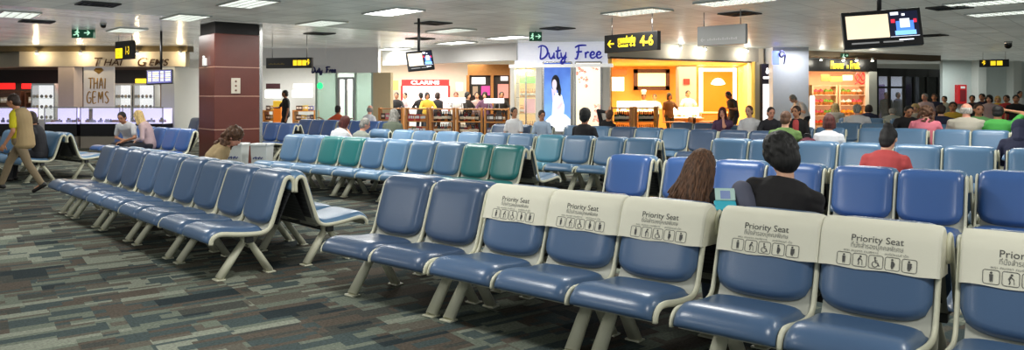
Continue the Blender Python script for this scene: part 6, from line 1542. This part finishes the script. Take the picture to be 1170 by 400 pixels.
bm = B(); ell(bm, (0, 0, .24), (.19, .14, .25)); o = obj('bag_body', bm, mat('maroon', srgb(92, 24, 44), .7, bump=.2), r); bm = B(); ell(bm, (0, .12, .16), (.13, .06, .12)); obj('front_pocket', bm, mat('maroon', srgb(92, 24, 44)), r)
bm = B(); tube(bm, catmull([(-.05, -.02, .47), (-.04, -.02, .53), (.04, -.02, .53), (.05, -.02, .47)], 4), .012, seg=6); obj('handle', bm, BLACK, r)
# --- right crowd
sitter('bald0b', 1, px=1057, s=1.03, top=PINK, sleeve='short', bottom=JEAN, hair=('curly', 'brown'), sk='light', lean=2, bend=8, head=(0, 4, 0), arms=('lap', 'lap'), label='woman with long curly brown hair in pink top seen from behind', **dict(vox=.015, sc=(1.25, 1.15, 1.02)))
sitter('bald1b', 1, px=1104, s=1.10, top=BEIGE, sleeve='short', bottom=KHAKI, hair=('fringe', 'white'), sk='pink', lean=0, bend=4, head=(0, 0, 0), arms=('lap', 'lap'), shoulder=1.15, build=1.15, label='bald broad man in beige shirt seen from behind at right', **dict(vox=.015, sc=(1.25, 1.15, 1.02)))
sitter('bald2b', 1, px=1140, s=1.05, top=GRN2, sleeve='short', bottom=JEAN, hair=('short', 'black'), sk='tan', lean=0, bend=6, head=(0, 0, 0), arms=('lap', 'headhand'), shoulder=1.1, label='man in bright green shirt with arm raised to his head', **dict(vox=.015, sc=(1.25, 1.15, 1.02)))
FAR = dict(vox=.019, sc=(1.22, 1.15, 1.0))
def farsit(px, Y, rz, **kw):
    seatw = kw.pop('seatl', None); person(W(px, Y), Y, rz, kind='sit', **kw, **FAR)
sitter('crowd2', 0, px=1118, s=1.10, top=GRN3, sleeve='short', bottom=JEAN, hair=('cropped', 'darkbrown'), sk='tan', lean=2, bend=6, head=(20, 2, 0), arms=('lap', 'lap'), label='man in pale green checked shirt facing the camera beside the bald man', **FAR)
sitter('crowd1', 0, px=1036, turn=25, s=1.06, top=BK, sleeve='short', bottom=JEAN, hair=('cropped', 'black'), sk='tan', lean=-4, bend=18, head=(0, 20, 0), arms=('work', 'work'), legs='out', label='man in black T-shirt and jeans with legs stretched out, facing left', **FAR)
sitter('crowd0b', 1, px=979, s=1.06, top=WHT, sleeve='short', bottom=KHAKI, hair=('short', 'grey'), sk='pink', lean=0, bend=6, head=(0, 2, 0), arms=('lap', 'lap'), shoulder=1.12, label='grey-haired man in white shirt before the fruit shop, seen from behind', **FAR)
sitter('back0b', 0, px=954, s=1.05, top=BEIGE, sleeve='short', bottom=JEAN, hair=('long', 'blond'), sk='light', lean=0, bend=6, arms=('lap', 'lap'), label='woman with long blonde hair in front of the fruit shop, left of the grey-haired man', **FAR)
sitter('back1b', 0, px=992, s=1.0, top=NAVYC, sleeve='short', bottom=JEAN, hair=('bob', 'darkbrown'), sk='light', lean=2, bend=10, arms=('lap', 'lap'), label='dark-haired person in navy top right of the grey-haired man', **FAR)
sitter('back1b', 0, px=1018, s=.97, top=GREYC, sleeve='long', bottom=JEAN, hair=('short', 'grey'), sk='light', lean=16, bend=26, arms=('lap', 'lap'), label='person in pale grey jumper bent forward before the glazed lobby', **FAR)
sitter('back2', 0, px=1046, s=1.05, top=BEIGE, sleeve='short', bottom=JEAN, hair=('bob', 'blond'), sk='light', lean=0, bend=6, arms=('lap', 'lap'), label='blonde person right of the man in black T-shirt with stretched legs', **FAR)
sitter('crowd1b', 0, px=1075, s=1.06, top=NAVYC, sleeve='long', bottom=BLK2, hair=('short', 'darkbrown'), sk='light', lean=0, bend=6, arms=('lap', 'lap'), shoulder=1.15, label='person in dark navy jacket seen from behind, left of the man in mustard', **FAR)
sitter('back3', 0, px=1089, s=1.12, top=YELS, sleeve='short', bottom=JEAN, hair=('short', 'darkbrown'), sk='tan', lean=4, bend=6, arms=('lap', 'lap'), label='person in mustard yellow shirt under the red fire cabinet', **FAR)
sitter('back3', 1, px=1108, s=1.08, top=BLK2, sleeve='long', bottom=JEAN, hair=('long', 'black'), sk='light', lean=0, bend=6, arms=('lap', 'lap'), label='long-haired woman in dark top right of the mustard shirt', **FAR)
for px, Y, tp, hcol, style, skn, lab in [(1058, 24.0, LPINK, 'grey', 'cropped', 'pink', 'man with pinkish face and shirt left of two dark-jacketed travellers'), (1068, 26.0, NAVYC, 'darkbrown', 'short', 'tan', 'traveller in navy far back left of the fire cabinet'),
        (1111, 25.5, BK, 'black', 'short', 'tan', 'traveller in black far back just right of the fire cabinet'), (1123, 25.0, NAVYC, 'black', 'short', 'tan', 'traveller in navy under the far black hanging sign, left half'), (1131, 22.6, LPINK, 'black', 'bob', 'light', 'woman with dark bob facing the camera right of the green checked man'),
        (1151, 24.0, RED, 'darkbrown', 'short', 'tan', 'traveller in red top at the right below the far hanging sign'), (1161, 22.0, BK, 'black', 'short', 'tan', 'traveller in black at the right picture edge behind the raised arm'), (1080, 27.5, GREYC, 'black', 'short', 'light', 'traveller in grey far back left of the mustard shirt'),
        (1140, 27.0, YELS, 'blond', 'bob', 'light', 'blonde traveller in yellow far back under the far hanging sign')]:
    person(W(px, Y), Y, US + R((px * 7) % 50 - 25), kind='stand', vox=.019, s=.94 + (px % 5) * .015, sc=(1.15, 1.15, 1.0), top=tp, sleeve='short', bottom=JEAN, hair=(style, hcol), sk=skn, lean=2, bend=6, arms=('side', 'side'), label=lab)
# --- standing people and staff
def stander(px, Y, rz, label, **kw):
    o = dict(vox=.019); o.update(kw); person(W(px, Y), Y, rz, kind='stand', label=label, **o)
stander(326.5, 25.5, R(120), 'guard in black uniform standing in the corridor beside the orange stand', s=1.06, top=BK, sleeve='short', bottom=BK, hair=('cropped', 'black'), sk='brown', arms=('side', 'work'), head=(-20, 5, 0))
stander(839, 24.3, R(110), 'man in black shirt standing bowed at the right side of the yellow cafe', s=1.06, top=BK, sleeve='short', bottom=BLK2, hair=('cropped', 'black'), sk='brown', lean=8, bend=14, head=(0, 25, 0), arms=('work', 'side'))
stander(920, 22.6, R(100), 'person in white shirt stooping beside the white column', s=1.05, top=WHT, sleeve='short', bottom=BLK2, hair=('short', 'grey'), sk='light', lean=22, bend=26, head=(0, 20, 0), arms=('work', 'work'))
stander(735.5, 28.4, R(180), 'cook in tall white hat behind the pastry case', s=1.0, top=WHT, sleeve='short', bottom=BLK2, hair=('chef', 'black'), sk='brown', arms=('work', 'work'))
stander(764.5, 26.0, R(200), 'cafe guest in brown shirt before the pastry case', s=1.0, top=BRN, sleeve='short', bottom=BLK2, hair=('bob', 'darkbrown'), sk='tan', arms=('work', 'side'))
stander(786, 27.9, R(180), 'cafe worker in white behind the wooden counter by the grey pillar', s=1.06, top=WHT, sleeve='short', bottom=BLK2, hair=('short', 'black'), sk='tan', arms=('work', 'work'))
stander(748, 27.9, R(160), 'cafe worker in pale blue right of the cook', s=.98, top=LBLUE, sleeve='short', bottom=BLK2, hair=('short', 'darkbrown'), sk='tan', arms=('work', 'work'))
for px, Y, tp, hcol, skn, rzd, lab in [(453, 27.5, BK, 'black', 'tan', 180, 'shop visitor in black at the left end of the beauty shop'), (463, 28.3, LPINK, 'darkbrown', 'light', 150, 'shop visitor in pink left of the lit cosmetics wall'), (481, 28.0, BK, 'black', 'tan', 20, 'shop visitor in black before the left lit cosmetics panel'),
        (488, 27.2, YELS, 'black', 'tan', 200, 'shop visitor in yellow before the middle lit cosmetics panel'), (500, 27.8, BLK2, 'darkbrown', 'light', 40, 'shop visitor in charcoal before the right lit cosmetics panel'), (521, 26.6, WHT, 'auburn', 'pink', 180, 'shop assistant in white with auburn hair beside the pale poster'),
        (534, 25.6, BK, 'black', 'light', 240, 'shop assistant in black turned sideways at the tan perfume bay'), (545, 26.0, LPINK, 'black', 'light', 180, 'shop assistant in pale pink before the dark bay panels'), (554, 25.6, PURP, 'black', 'light', 170, 'shop assistant in plum before the magenta screen'), (573, 25.0, BK, 'black', 'tan', 190, 'shop assistant in black at the right end of the perfume bay')]:
    stander(px, Y, R(rzd), lab, s=1.02, top=tp, sleeve='long', bottom=BLK2, hair=('short' if px % 2 else 'bob', hcol), sk=skn, arms=('work', 'work'), group=None)
stander(1012.5, 31.6, R(150), 'dark standing figure behind the left lobby glass', s=1.04, top=BK, sleeve='long', bottom=BK, hair=('short', 'black'), sk='brown', arms=('side', 'side'))
stander(1026, 31.8, R(200), 'dark standing figure behind the lobby glass, right of another', s=1.04, top=NAVYC, sleeve='long', bottom=BK, hair=('short', 'black'), sk='brown', arms=('side', 'side'))
stander(1165, 29.0, R(180), 'person in white shirt standing far back at the right picture edge', s=1.06, top=WHT, sleeve='short', bottom=BLK2, hair=('short', 'black'), sk='tan', arms=('side', 'side'))
